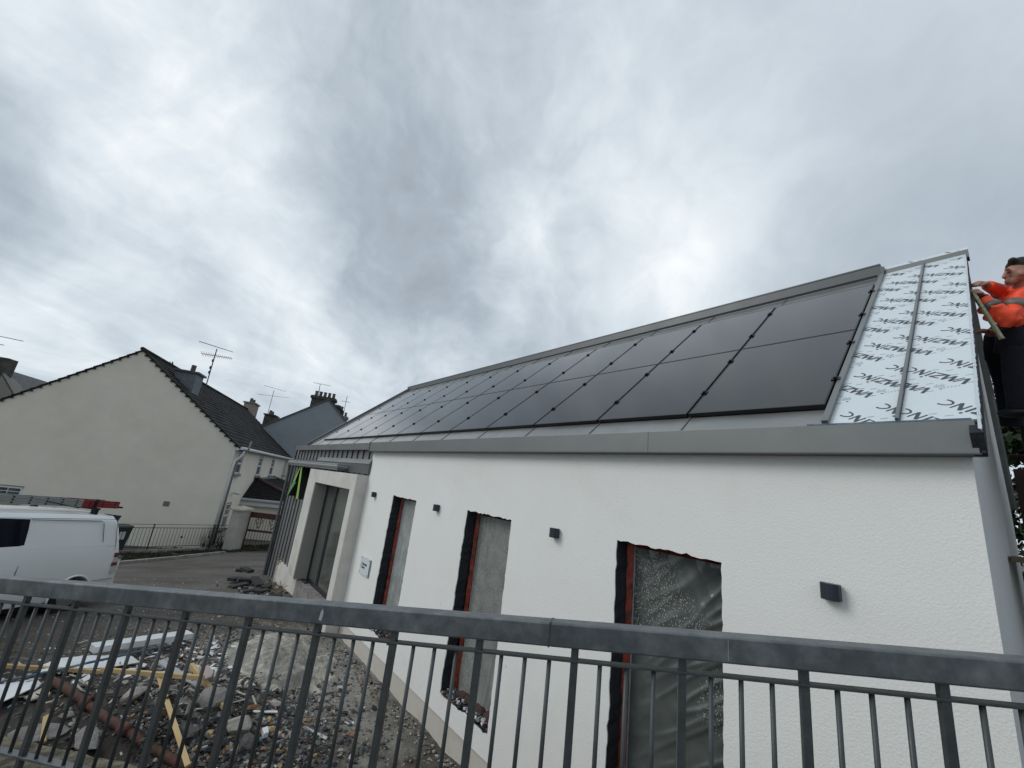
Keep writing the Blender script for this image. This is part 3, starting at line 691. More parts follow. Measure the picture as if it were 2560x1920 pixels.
for xa, xb, shx in ((-.478, XRV-.004, 0.), (-.864, -.503, -.31)):
    for col, (vx, vv) in enumerate(((.037, .669), (-.16, .575), (-.357, 1.174-.0))):
        for kk in range(-3, 8):
            o = np.array([vx+shx, vv+.6925*kk])
            for qi, q in enumerate(LET):
                poly = [tuple(o+e1*p[0]+e2*p[1]) for p in q]
                printpoly(poly, ink, xa, xb, .0140+.00015*(qi % 5))
            # small pale print: bar marks, dashes and arrowheads between the words
            o2 = o+e1*.5+e2*2.6
            for b_ in range(6):
                hh = .55 if b_ in (1, 4) else .4
                a = o2+np.array([.009*b_, 0]); printpoly([tuple(a), tuple(a+(.005, 0)), tuple(a+(.005, .05*hh*2)), tuple(a+(0, .05*hh*2))], ink2, xa, xb, .0139)
            a = o2+np.array([.022, -.03]); printpoly([tuple(a), tuple(a+(.022, 0)), tuple(a+(.013, .012))], ink, xa, xb, .0139)
            for (da, db) in ((1.6, 2.4), (2.5, 2.9), (3.6, 2.3), (4.6, 2.7), (2.2, 3.4), (.3, 3.5)):
                a = o+e1*da+e2*db; printpoly([tuple(a), tuple(a+(.038, .004)), tuple(a+(.040, .012)), tuple(a+(.003, .008))], ink2, xa, xb, .0139)
            for b_ in range(5):
                a = o+e1*(-.9)+e2*(-.5)+np.array([.018*b_, .004*b_]); printpoly([tuple(a), tuple(a+(.008, 0)), tuple(a+(.008, .014)), tuple(a+(0, .014))], ink2, xa, xb, .0139)
ink.build('printed_word', 'ink', trayo, fix=False); ink2.build('printed_mark', 'ink_pale', trayo, fix=False)
# ragged black membrane and edge of the verge
vg = MB(); r = random.Random(5)
n = 150; vs = []
for i in range(n+1):
    v = -.12+(VT+.06)*i/n
    vs += [tuple(RP(XRV-.012, v, .018)), tuple(RP(XRV+.002+r.gauss(0, .0012), v, .010)), tuple(RP(XRV+.003+r.gauss(0, .0015), v, .002-.012*r.random()))]
vg.add(vs, [(3*i+j, 3*i+j+1, 3*i+j+4, 3*i+j+3) for i in range(n) for j in range(2)])
vg.build('torn_film_edge', 'film', bld, fix=False)
MB().prism([RP(XRV-.05, -.12, -.01), RP(XRV-.05, VT, -.01), RP(XRV-.05, VT, -.15), RP(XRV-.05, -.12, -.17)], (.056, 0, 0)).build('verge_board', 'insulation_black', bld)
UB = np.array([0, -UR[1], UR[2]]);
bv = MB().bar((XR+.03, YR+.0, ZR+.02), (XR+.03, YB+.05, .72), .05, .12); bv.build('rear_verge', 'black_paint', bld)
bv = MB().bar((XR+.052, YR-.02, ZR-.10), (XR+.052, YB+.0, .60), .012, .03); bv.build('verge_bead', 'pale_trim', bld)
# left verge upstand
MB().obox(RP(XLV, 0), (1, 0, 0), UR, NR, (-.10, -.02, -.1), (.0, VT+.03, .09)).build('left_verge', 'zinc_dark', bld)
MB().obox(RP(XLV+.001, 0), (1, 0, 0), UR, NR, (.0, .1, .0), (.14, VT-.1, .03)).build('left_verge_tray', 'zinc', bld)
# ridge
MB().obox(RP(0, 0), (1, 0, 0), UR, NR, (XLV, VT-.16, .025), (-.93, VT-.13, .06)).build('ridge_tray_edge', 'zinc_dark', bld)
MB().box((-15.42, YR-.02, ZR-.03), (-.905, YR+.14, ZR+.165)).build('ridge_cap', 'zinc_mid', bld, bevel=.004)
MB().box((-15.425, YR-.028, ZR+.150), (-.903, YR+.148, ZR+.168)).build('ridge_cap_lip', 'zinc_dark', bld)
rc = MB().prism([(-.86, YR-.02, ZR+.06), (-.10, YR-.02, ZR+.06), (-.10, YR-.02, ZR-.045), (-.86, YR-.02, ZR-.045)], (0, .12, 0)); rc.build('ridge_flashing', 'zinc', bld)
rc = MB().prism([(-.87, YR-.018, ZR+.062), (-.10, YR-.018, ZR+.062), (-.10, YR+.03, ZR+.115), (-.87, YR+.03, ZR+.115)], (0, .04, -.01)); rco = rc.build('ridge_film_strip', 'film', bld)
ik = MB()
for x0 in (-.56, -.22):
    for q in stroke(arc(x0, .5, .05, .32, 200, 340, 8), .012)+stroke([(x0-.07, .9), (x0-.03, .3)], .014):
        ik.add([(p[0], YR-.0205+.048*p[1], ZR+.0645+.053*p[1]) for p in q], [(0, 1, 2, 3)])
ik.build('printed_fragment', 'ink', rco, fix=False)
MB().box((-.905, YR-.05, ZR-.05), (-.865, YR+.13, ZR+.10)).build('ridge_joint', 'zinc_dark', bld)

# ---- fascia / box gutter
fa = MB().box((-9.72, 3.64, .547), (-.148, 3.80, .752)); fa.build('fascia', 'zinc', bld, bevel=.003)
MB().box((-9.722, 3.635, .542), (-.142, D-.002, .5465)).build('fascia_drip', 'zinc_dark', bld)
MB().box((-2.35, 3.638, .549), (-2.345, 3.64, .751)).build('fascia_joint', 'zinc_dark', bld)
MB().box((-.147, 3.65, .55), (-.124, 3.80, .72)).build('fascia_end', 'insulation_black', bld)
MB().box((-1.0, 3.637, .752), (-.16, 3.64, .760)).build('blue_film_edge', 'blue_pipe', bld)
fl = MB().box((-17.0, 3.65, .579), (-9.60, 3.86, .733)); fl.build('entrance_fascia', 'zinc', bld, bevel=.003)
MB().box((-9.75, 3.63, .56), (-9.718, 3.80, .756)).build('fascia_cap', 'zinc_dark', bld)
# gutter bed between fascia and roof, and flat roof over entrance end
MB().box((-17.3, 3.86, .55), (-9.75, 9.0, .69)).build('flat_roof', 'zinc_dark', bld)
# ---- entrance end: cladding
XC = -17.30
cl = MB().box((XC, 3.79, -3.03), (-13.5, 4.1, .592)); cl.box((-13.5, 3.79, -.3), (-9.76, 4.1, .592)); cl.box((XC, 3.79, -3.9), (-15.85, 4.1, -3.03))
clad = cl.build('cladding', 'cladding', bld)
sm = MB(); x = XC
while x < -9.85:
    sm.box((x-.007, 3.765, (-3.02 if x < -13.6 else -.2) if x > -15.8 else -3.9), (x+.007, 3.79, .59)); x += .405
sm.build('cladding_seam', 'zinc_seam', clad)
MB().box((XC-.04, 3.75, -3.9), (XC+.0, 9, .60)).build('cladding_corner', 'zinc_dark', clad)
MB().box((-15.86, 3.70, -3.9), (-13.0, 4.1, -3.02)).build('entrance_plinth', 'beige_render', bld)
# canopy
MB().box((-17.3, 3.715, .022), (-9.72, 3.79, .255)).build('canopy_fascia', 'zinc_dark', bld)
cp = MB().prism([(-14.12, 3.70, .255), (-9.72, 3.70, .255), (-9.72, 3.77, .372), (-14.12, 3.77, .372)], (0, .03, 0)); cp.build('canopy_flashing', 'zinc', bld)
cg = MB()
for z0, z1, y in ((.170, .192, 3.44), (.118, .160, 3.43), (.094, .108, 3.45)): cg.box((-16.6, y, z0), (-11.12, 3.715, z1))
cg.build('canopy_gutter', 'gutter_grey', bld)
MB().box((-16.6, 3.46, .108), (-11.16, 3.715, .17)).build('canopy_gutter_core', 'zinc_dark', bld)
MB().box((-16.6, 3.47, .030), (-11.2, 3.715, .094)).build('canopy_soffit', 'zinc', bld)
MB().tube([(-17.25, 3.62, .12), (-17.3, 3.66, -.2), (-17.32, 3.70, -3.85)], .045, 10).build('rainwater_pipe', 'zinc_dark', bld)
# cream frame round the entrance window
YF = 3.50; fx0, fx1 = -13.77, XE
ox0, ox1, oz1, oz0 = -12.99, -10.07, -.37, -2.92
fm = MB()
fm.box((fx0, YF, -2.92), (ox0, 3.79, -.012)); fm.box((ox0, YF, oz1), (ox1, 3.79, -.012)); fm.box((ox1, YF, G-.1), (fx1-.003, 3.79, -.012))
fm.build('entrance_surround', 'beige_render', bld, bevel=.006)
MB().box((ox0-.02, YF+.03, -2.95), (ox0+.006, 3.86, oz1)).build('entrance_jamb', 'jamb_grey', bld)
MB().box((ox0, YF+.02, oz1-.006), (ox1, 3.88, oz1+.01)).build('entrance_head', 'beige_render', bld)
ew = MB(); y0, y1 = 3.85, 3.91
for a, b in ((ox0, ox0+.07), (-12.14, -12.02), (-11.06, -10.92), (ox1-.08, ox1)): ew.box((a, y0, -2.92), (b, y1, oz1))
ew.box((ox0, y0+.002, -2.98), (ox1, y1, -2.90)); ew.box((ox0, y0+.002, oz1-.06), (ox1, y1, oz1))
# dark frame in front
ewo = ew.build('entrance_window', 'window_frame', bld)
MB().box((-12.155, 3.84, -2.92), (-12.14, 3.86, oz1-.06)).build('mullion_edge', 'steel', ewo)
for a, b in ((ox0+.07, -12.14), (-12.02, -11.06), (-10.92, ox1-.08)):
    MB().box((a, 3.875, -2.90), (b, 3.885, oz1-.06)).build('pane', 'door_glass', ewo)
MB().box((ox0-.1, 3.92, -3.3), (ox1+.1, 3.95, 0)).build('entrance_backing', 'interior', ewo)
MB().box((ox0-.05, 3.62, G-.35), (ox1+.0, 3.84, -2.985)).build('entrance_sill_wall', 'concrete', bld)
MB().box((-13.0, 3.72, -3.6), (-12.6, 3.8, -2.95)).build('step_recess_shade', 'insulation_black', bld)  # black block painted in for the shade of the step recess

# ---- wall lights
for (x, lab) in ((-2.4433*D, 'small dark grey wall light beside the cladding, left of the narrowest window'), (-1.7117*D, 'small dark grey wall light between the left and middle windows'),
                 (-.9709*D, 'small dark grey wall light between the middle and largest windows'), (-.2654*D, 'largest looking dark wall light, alone right of the last window')):
    zc = -.39
    t = thing('wall_light', lab, 'wall light', (x+.055, D, zc), 'dark box lights along the white wall')
    # D-shaped plan (rounded front)
    poly = [(x, D-.012), (x, D-.06)]+[(x+.055-.055*math.cos(a*PI/8), D-.06-.028*math.sin(a*PI/8)) for a in range(1, 8)]+[(x+.11, D-.06), (x+.11, D-.012)]
    b = MB().prism([(p[0], p[1], zc-.055) for p in poly], (0, 0, .105)); b.build('shade', 'lamp_grey', t, bevel=.002)
    MB().box((x+.012, D-.012, zc-.045), (x+.098, D-.0, zc+.04)).build('back_plate', 'lamp_grey', t)
    MB().box((x+.025, D-.058, zc-.057), (x+.085, D-.02, zc-.0545)).build('lens', 'lamp_clear', t)

# ---- company plate
t = thing('wall_plaque', 'square clear company plaque with small green logo and two lines of black lettering', 'plaque', (-8.92, D, -1.81))
px0, px1, pz0, pz1 = -9.16, -8.68, -1.985, -1.65
MB().box((px0, D-.036, pz0), (px1, D-.026, pz1)).build('plate', 'acrylic', t, bevel=.001)
MB().box((px1, D-.034, pz0), (px1+.003, D-.028, pz1)).build('plate_edge', 'steel', t)
for x in (px0+.03, px1-.03):
    for z in (pz0+.03, pz1-.03): MB().tube([(x, D, z), (x, D-.044, z)], .011, 10).build('standoff', 'steel', t)
def text_mesh(name, body, size, loc, m, parent, bold=True, sx=1.):
    cu = bpy.data.curves.new(name, 'FONT'); cu.body = body; cu.size = size; cu.extrude = .0006; cu.offset = .004*size/.05 if bold else 0
    o = bpy.data.objects.new(name, cu); C.objects.link(o)
    bpy.context.view_layer.update()
    me = bpy.data.meshes.new_from_object(o.evaluated_get(bpy.context.evaluated_depsgraph_get()))
    bpy.data.objects.remove(o); bpy.data.curves.remove(cu)
    R_ = Matrix.Rotation(PI/2, 4, 'X'); me.transform(Matrix.Diagonal((sx, 1, 1, 1))); me.transform(R_); me.transform(Matrix.Translation(Vector(loc)-Vector(parent['_o'])))
    me.materials.clear(); me.materials.append(MAT[m]); no = bpy.data.objects.new(name, me); C.objects.link(no); no.parent = parent; no['_o'] = parent['_o']
    return no
text_mesh('lettering', 'Alternative', .052, (-9.035, D-.0375, -1.80), 'ink', t, sx=1.0)
text_mesh('lettering', 'Energy', .052, (-9.035, D-.0375, -1.862), 'ink', t, sx=1.0)
def logo(ox, y, oz, sx, sz, thick, parent, mats=('green_a', 'green_b', 'green_a')):
    """bolt shaped capital A: upper left sliver, lower left leg, tall right leg"""
    up = [(.36, 1), (.30, 1), (0, .50), (.17, .50)]
    lo = [(0, .49), (.27, .49), (-.18, 0), (-.26, .0)]
    rt = [(.40, 1), (.52, 1), (.80, 0), (.62, 0)]
    names = ('upper_blade', 'lower_blade', 'long_blade')
    for n_, pl, m_ in zip(names, (up, lo, rt), mats):
        f = [(ox+p[0]*sx, y, oz+p[1]*sz) for p in pl]
        MB().prism(f, (0, .004, 0)).build(n_, m_, parent)
        if thick: MB().prism([(p[0], y+.0045, p[2]) for p in f], (0, thick, 0)).build('blade_return', 'sign_black', parent)
logo(-9.10, D-.0385, -1.875, .075, .12, 0, t, ('green_a', 'green_b', 'green_a'))
t = thing('logo_sign', 'green and black lightning bolt logo sign on the dark ribbed cladding', 'sign', (-15.3, 3.79, -.5))
logo(-15.78, 3.55, -.985, 1.45, .985, .20, t)

# ================================================================== SOLAR PANELS
ORD = ['first', 'second', 'third', 'fourth', 'fifth', 'sixth', 'seventh', 'eighth', 'ninth', 'tenth', 'eleventh', 'twelfth']
PX0, PP, PV = -.9205, 1.1185, (.2594, 1.933, 3.607)
HT = .05; GAP = .022
for row in (0, 1):
    for c in range(12):
        xr = PX0-c*PP-(GAP/2 if c else 0); xl = PX0-(c+1)*PP+GAP/2
        va, vb = PV[row]+(0 if row == 0 else .006), PV[row+1]-(.006 if row == 0 else 0)
        if c == 0: lab = 'nearest black solar panel in the %s row, beside the printed film' % ('lower' if row == 0 else 'upper')
        elif c == 11: lab = 'farthest solar panel of the %s row, at the left roof edge' % ('lower' if row == 0 else 'upper')
        else: lab = '%s solar panel from the film covered end, %s row' % (ORD[c], 'lower' if row == 0 else 'upper')
        o = RP((xl+xr)/2, (va+vb)/2, HT)
        t = thing('solar_panel', lab, 'solar panel', o, 'black solar panels in two rows on the metal roof')
        f = MB()
        for a in ((xl, va, xr, va+.012), (xl, vb-.012, xr, vb), (xl, va+.012, xl+.012, vb-.012), (xr-.012, va+.012, xr, vb-.012)):
            f.obox(R0, (1, 0, 0), UR, NR, (a[0], a[1], HT-.035), (a[2], a[3], HT+.0015))
        f.build('frame', 'pv_frame', t)
        MB().obox(R0, (1, 0, 0), UR, NR, (xl+.012, va+.012, HT-.02), (xr-.012, vb-.012, HT)).build('glass', 'pv_glass', t)
        cv = (.725, 1.561) if row == 0 else (2.392, 3.262)
        for v in cv:
            k = MB(); xm = xr+GAP/2-(.0 if c else .008)
            k.obox(R0, (1, 0, 0), UR, NR, (xm-.030, v-.024, HT+.0016), (xm+.030, v+.024, HT+.010))
            k.obox(R0, (1, 0, 0), UR, NR, (xm-.012, v-.020, .022), (xm+.012, v+.020, HT+.020))
            k.tube([RP(xm, v, HT+.010), RP(xm, v, HT+.026)], .014, 8)
            k.build('clamp', 'pv_frame', t)
        if c == 11:
            for v in cv: MB().obox(R0, (1, 0, 0), UR, NR, (xl-.025, v-.02, .02), (xl+.02, v+.02, HT+.014)).build('clamp', 'pv_frame', t)

# ================================================================== RAILING IN FRONT
PR = np.array([-4.1985, -.4404, -1.0063]); DR = np.array([.80951, .57672, .10996]); DR /= np.linalg.norm(DR)
NH = np.array([-DR[1], DR[0], 0]); NH /= np.linalg.norm(NH)     # towards the site
UZ = np.array([0, 0, 1.]); S = .44
rail = thing('street_railing', 'galvanised steel railing with thick top rail running across the foreground', 'railing', PR+DR*S*5-UZ*1.0)
t0, t1 = -3.2*S, 14.4*S
HW = .0
def rb(a, b, hw0, hw1, z0, z1): return MB().obox(PR, DR, NH, UZ, (a, hw0, z0), (b, hw1, z1))
tr = rb(t0, t1, -.03, .052, 0, .098).build('top_rail', 'galv', rail, bevel=.008)
rb(t0, t1, -.016, .022, -.0564, -.046).build('middle_rail', 'galv_bar', rail, bevel=.002)
rb(t0, t1, -.016, .030, -.826, -.813).build('bottom_rail', 'galv', rail, bevel=.002)
for tt in (8.02-.28,): rb((tt)*S-.004, (tt)*S+.004, -.0312, .0530, -.0010, .0990).build('rail_stain_band', 'galv_bar', tr, bevel=.001)  # thin darker band standing for a dark stain on the rail
nb = 0
for i in range(-12, 57):
    a = i*S/4
    if i % 4 == 0:
        rb(a-.0155, a+.0155, -.012, .016, -.813 if False else -1.02, .0).build('post', 'galv_bar', rail, bevel=.002)
    else:
        b = MB(); b.tube([PR+DR*a+NH*.003-UZ*.813, PR+DR*a+NH*.003-UZ*.052], .0095, 10); b.build('baluster', 'galv_bar', rail, smooth=True)
# scratched paint mark on the top rail
sc = MB()
q = [PR+DR*(5.06*S+a)+UZ*z-NH*.0312 for a, z in ((-.010, .022), (.008, .020), (.012, .055), (.003, .078), (-.006, .060))]
sc.add(q, [(0, 1, 2, 3, 4)]); sc.build('scuff_mark', 'galv', tr, fix=False); bpy.data.objects['scuff_mark'].data.materials[0] = MAT['pale_trim']
MB().obox(PR, DR, NH, UZ, (9.38*S, -.0306, .012), (9.3815*S+.001, -.0302, .088)).build('scratch', 'gutter_grey', tr)

# retaining wall under the railing
def coping_noise(p): return np.array([0, 0, .014*noise.noise(Vector(tuple(p*9)))+.01*noise.noise(Vector(tuple(p*25)))])
rw = MB(); ns = 260; A0, A1 = t0-1.5, t1+1.
prof = [(-.16, -.99), (-.05, -.965), (.10, -.955), (.24, -.965), (.38, -.99), (.425, -1.03), (.44, -1.3), (.45, -1.9), (.47, -3.1)]
vs = []
for i in range(ns+1):
    a = A0+(A1-A0)*i/ns
    for j, (h, z) in enumerate(prof):
        p = PR+DR*a+NH*h+UZ*z
        if j == len(prof)-1: p[2] = -4.2
        n_ = noise.noise(Vector(tuple(p*7)))*.012+noise.noise(Vector(tuple(p*19)))*.008
        p = p+(UZ*n_ if j < 5 else NH*n_*2.2)
        vs.append(p)
k = len(prof)
rw.add(vs, [(i*k+j, i*k+j+1, (i+1)*k+j+1, (i+1)*k+j) for i in range(ns) for j in range(k-1)])
rwo = rw.build('retaining_wall', 'wall_stone', smooth=True)
tag(rwo, 'rough brown stone retaining wall below the galvanised railing', 'wall')
pv = MB(); q = [PR+DR*a+NH*h-UZ*1.03 for a, h in ((-14, -.14), (14, -.14), (14, -14), (-14, -14))]
pv.prism(q, (0, 0, -.12)); struct(pv.build('pavement', 'pavement'))

# ================================================================== CREAM HOUSE
SC = 1.28
HC = onZ(518, 1372, G)*SC
az = math.radians(160.); FA = np.array([math.cos(az), math.sin(az), 0]); GA = np.array([math.cos(az+PI/2), math.sin(az+PI/2), 0])
def HP(s, t, z): return HC+FA*s+GA*t+UZ*z
def onG(px, py): p = onplane(px, py, HC, FA); q = p-HC; return np.dot(q, GA), q[2]
def onF(px, py): p = onplane(px, py, HC, GA); q = p-HC; return np.dot(q, FA), q[2]
def z1(x, y): return (x/2.765, 800+y/2.765)
def z7(x, y): return (520+x/4.74, 1050+y/4.74)
def z2(x, y): return (640+x/3.456, 860+y/3.456)
EV = 4.93; AP = 8.88; HW_ = 5.1; LEN = 20.5
hs = thing('cream_house', 'cream rendered two storey gable house with dark ridged tile roof', 'house', HC)
hw = MB(); hw.prism([HP(0, 0, -1), HP(0, 2*HW_, -1), HP(0, 2*HW_, EV), HP(0, HW_, AP), HP(0, 0, EV)], FA*LEN)
hw.build('wall', 'cream_render', hs)
sl = (AP-EV)/HW_; ln = math.hypot(HW_, AP-EV)
rt = MB(); nc = 20
for side in (0, 1):
    for i in range(nc):
        a0, a1 = i/nc, (i+1)/nc+.012
        def pt(a, h, s):
            tt = -.28+(HW_+.28)*a; z = EV-.28*sl+(AP-EV+.28*sl)*a
            if side: tt = 2*HW_-tt
            return HP(s, tt, z+.04+h)
        q = [pt(a0, .07, -.07), pt(a1, .015, -.07), pt(a1, -.03, -.07), pt(a0, -.01, -.07)]
        rt.prism(q, FA*(LEN+.2))
MB().tube([HP(-.12, HW_, AP+.11), HP(LEN+.1, HW_, AP+.11)], .10, 8).build('ridge', 'roof_tile', hs)
vb = rt
for i in range(nc):      # mortared verge of each course
    for side in (0, 1):
        a0 = (i+.1)/nc; tt = -.28+(HW_+.28)*a0; z = EV-.28*sl+(AP-EV+.28*sl)*a0
        if side: tt = 2*HW_-tt
        vb.obox(HP(-.05, tt, z+.0), -FA, GA, UZ, (0, -.09, -.04), (.02, .09, .03))
rto = rt.build('roof', 'roof_tile', hs)
# gutter and downpipes on the long side
gt = MB(); gt.tube([HP(-.12, -.30, EV-.08), HP(LEN, -.30, EV-.08)], .085, 8); gt.build('gutter', 'upvc', hs)
MB().obox(HC, FA, GA, UZ, (-.05, -.24, EV-.20), (LEN, -.02, EV-.06)).build('soffit', 'upvc', hs)
dp = MB(); dp.tube([HP(.12, -.36, EV-.2), HP(.10, -.34, EV-.42), HP(-.0, -.10, EV-.75), HP(-.0, -.09, .1)], .055, 10); dp.build('downpipe', 'upvc', hs, smooth=True)
dp = MB(); dp.tube([HP(.75, -.42, EV+.35), HP(.72, -.40, EV-.1), HP(.55, -.10, EV-.65), HP(.42, -.09, EV-1.2), HP(.40, -.09, .1)], .05, 10); dp.build('soil_pipe', 'sill', hs, smooth=True)
dp = MB(); dp.tube([HP(LEN-5.3, -.36, EV-.2), HP(LEN-5.1, -.1, EV-.6), HP(LEN-5.1, -.09, .1)], .05, 10); dp.build('downpipe', 'upvc', hs, smooth=True)
def fwin(name, s0, s1, zz0, zz1, gable=False, bars=3):
    """recessed sash window on facade (or gable when gable=True)"""
    ex, ny = (GA, FA) if gable else (FA, GA)
    def B(m, a, b): m.obox(HC, ex, ny, UZ, a, b); return m
    o = MB()
    # reveal box let into the wall is shown as a dark frame proud 3 mm, glass set behind it
    B(o, (s0, -.012, zz0), (s0+.06, .03, zz1)); B(o, (s1-.06, -.012, zz0), (s1, .03, zz1)); B(o, (s0, -.012, zz1-.06), (s1, .03, zz1)); B(o, (s0, -.012, zz0), (s1, .03, zz0+.08))
    zm = zz0+(zz1-zz0)*.52
    if not gable: B(o, (s0, -.014, zm-.045), (s1, .03, zm+.045))
    wo = o.build('window', 'upvc', hs)
    gl = MB(); B(gl, (s0+.05, -.006, zz0+.05), (s1-.05, -.004, zz1-.05)); gl.build('pane', 'house_glass', wo)
    gb = MB()
    n_ = bars
    for i in range(1, n_): a = s0+(s1-s0)*i/n_; B(gb, (a-.012, -.010, zm if not gable else zz0), (a+.012, -.0065, zz1))
    zq = (zm+zz1)/2 if not gable else (zz0+zz1)/2+.08
    B(gb, (s0, -.0105, zq-.012), (s1, -.0063, zq+.012)); gb.build('glazing_bar', 'upvc', wo)
    rv = MB(); B(rv, (s1, -.018, zz0-.02), (s1+.09, .0, zz1+.03)); B(rv, (s0-.02, -.018, zz1), (s1+.09, .0, zz1+.05))
    rv.build('window_surround', 'sill', wo)
    sl_ = MB(); B(sl_, (s0-.12, -.12, zz0-.14), (s1+.12, .0, zz0-.01)); sl_.build('window_sill', 'sill', wo)
for (a, b, c, d) in ((.80, 1.75, 3.55, 4.58), (5.75, 6.7, 3.45, 4.58), (9.85, 10.8, 3.45, 4.60), (15.6, 16.5, 3.45, 4.60)): fwin('w', a, b, c, d)
fwin('w', 1.15, 1.95, .75, 2.0)
fwin('w', 7.48, 8.9, 1.45, 2.0, gable=True, bars=3)
# air vent on gable
a, z = onG(*z1(1150, 1270)); MB().obox(HC, GA, FA, UZ, (a-.12, -.02, z-.11), (a+.12, 0, z+.11)).build('vent', 'vent', hs)
lp = MB().ball(HP(1.6, -.25, 2.55), (.16, .16, .08)); lp.tube([HP(1.6, 0, 2.55), HP(1.6, -.2, 2.55)], .03); lp.build('outside_lamp', 'upvc', hs)
# porch: hipped tiled roof on cream walls
ps0, ps1, pd = 3.9, 14.0, 3.4; pe, pr_ = 2.12, 3.15
MB().obox(HC, FA, -GA, UZ, (ps0+.3, -.1, -1), (ps1-.3, pd-.3, pe-.1)).build('porch_wall', 'cream_render', hs)
def hip(nc_, s0, s1, dpt, ze, zr, inset):
    m = MB()
    for i in range(nc_):
        a0, a1 = i/nc_, (i+1)/nc_+.02
        def q(a, h):
            ins = inset*a
            return [HP(s0+ins, 0, ze+(zr-ze)*a+h), HP(s0+ins, -dpt*(1-a), ze+(zr-ze)*a+h), HP(s1-ins, -dpt*(1-a), ze+(zr-ze)*a+h), HP(s1-ins, 0, ze+(zr-ze)*a+h)]
        lo, hi = q(a0, .06), q(a1, .01)
        m.add(lo+hi, [(0, 1, 5, 4), (1, 2, 6, 5), (2, 3, 7, 6)])
        l2 = q(a0, .0); m.add(l2+lo, [(0, 1, 5, 4), (1, 2, 6, 5), (2, 3, 7, 6)])
    return m
hp = hip(11, ps0, ps1, pd, pe, pr_+.1, 2.2); hp.build('porch_roof', 'porch_tile', hs, fix=False)
hr = MB(); hr.tube([HP(ps0, -pd, pe+.1), HP(ps0+2.2, 0, pr_+.18)], .10, 7); hr.tube([HP(ps1, -pd, pe+.1), HP(ps1-2.2, 0, pr_+.18)], .10, 7); hr.build('hip_ridge', 'ridge_tile', hs)
MB().obox(HC, FA, -GA, UZ, (ps0+2.2, 0, pr_+.02), (ps1-2.2, .25, pr_+.16)).build('lead_flashing', 'lead', hs)
gt = MB(); gt.tube([HP(ps0-.02, .0, pe-.02), HP(ps0-.02, -pd-.05, pe-.02), HP(ps1, -pd-.05, pe-.02)], .09, 8); gt.build('porch_gutter', 'gutter_grey', hs)
MB().obox(HC, FA, -GA, UZ, (ps0+.02, 0, pe-.32), (ps1, pd, pe-.08)).build('porch_fascia', 'upvc', hs)
pw = MB()
for i in range(6): a = ps0+.6+i*1.5; pw.obox(HC, FA, -GA, UZ, (a, pd-.299, .7), (a+1.1, pd-.29, 1.75))
pw.build('porch_window', 'house_glass', hs)
# flue chimney on the near slope, clad in lead
def onPl(px, py, t): p = onplane(px, py, HC+GA*t, GA); q = p-HC; return np.dot(q, FA), q[2]
def onSlope(px, py):
    n_ = np.cross(FA, GA*HW_+UZ*(AP-EV)); p = onplane(px, py, HP(0, 0, EV+.1), n_); q = p-HC; return np.dot(q, FA), np.dot(q, GA), q[2]
s_, t_, z_ = onSlope(*z1(1335, 500))
c = MB().obox(HC, FA, GA, UZ, (s_-.5, t_-.1, z_-.5), (s_+.5, t_+.9, z_+.95)); co = c.build('chimney', 'lead', hs)
MB().obox(HC, FA, GA, UZ, (s_-.6, t_-.2, z_+.95), (s_+.6, t_+1.0, z_+1.05)).build('chimney_cap', 'slate', co)
MB().tube([HP(s_+.2, t_+.4, z_+1.0), HP(s_+.2, t_+.4, z_+1.5)], .12, 10).build('chimney_pot', 'pot', co)

# ridge chimneys
for (xa, ya, w_, h_, dp_) in ((1735, 605, .85, 1.1, .9), ):
    s_, z_ = onPl(*z1(xa, ya), HW_)
    c = MB().obox(HC, FA, GA, UZ, (s_-w_, HW_-dp_/2, AP-.6), (s_+w_, HW_+dp_/2, z_+.3)); co = c.build('chimney', 'chimney_render', hs)
    MB().obox(HC, FA, GA, UZ, (s_-w_-.1, HW_-dp_/2-.1, z_+.3), (s_+w_+.1, HW_+dp_/2+.1, z_+.42)).build('chimney_cap', 'sill', co)
    for a in (-.5, .45): MB().tube([HP(s_+a, HW_, z_+.4), HP(s_+a, HW_, z_+.85)], [.16, .12], 10).build('chimney_pot', 'pot', co)

def yagi(m, base, tip, nel, ell, axis, up=UZ):
    """boom from base to tip with crossing elements along axis"""
    base, tip = np.array(base), np.array(tip); m.tube([base, tip], .018, 5)
    for i in range(nel):
        p = base+(tip-base)*(i+.3)/nel; l = ell*(1-.35*i/nel)
        m.tube([p-axis*l, p+axis*l], .008, 4)
def aerial(label, foot, top, arms, extra=()):
    """foot/top world points; arms: list of (P0, P1, n, el length, axis)"""
    t = thing('tv_aerial', label, 'aerial', foot, 'rooftop television aerials')
    MB().tube([foot, top], .028, 6).build('mast', 'aerial', t)
    for (a, b, n_, l_, ax) in arms:
        m = MB(); yagi(m, a, b, n_, l_, ax); m.build('antenna', 'aerial', t)
    for p in extra: MB().ball(p, (.06, .06, .10), 6, 4).build('bracket', 'aerial', t)
def pl(t_): return lambda x, y: onplane(x, y, HC+GA*t_, GA)
P_ = pl(2.5)
ft, tp_ = P_(*z1(1410, 500)), P_(*z1(1500, 200))
aerial('tall twin aerial on a pole beside the lead clad chimney of the cream house', ft, tp_, [
    (P_(*z1(1378, 148)), P_(*z1(1612, 222)), 4, .12, GA), (P_(*z1(1392, 232)), P_(*z1(1605, 266)), 14, .16, UZ*.8+GA*.6)],
    [P_(*z1(1472, 280)), P_(*z1(1455, 328)), P_(*z1(1447, 360))])
P_ = pl(HW_)
aerial('thin double aerial above the dark brick chimney behind the cream roof', P_(*z1(1850, 650)), P_(*z1(1895, 485)), [
    (P_(*z1(1828, 452)), P_(*z1(1975, 495)), 5, .2, GA), (P_(*z1(1782, 512)), P_(*z1(2006, 540)), 10, .25, GA)])
tw = MB()      # two small ridge finials
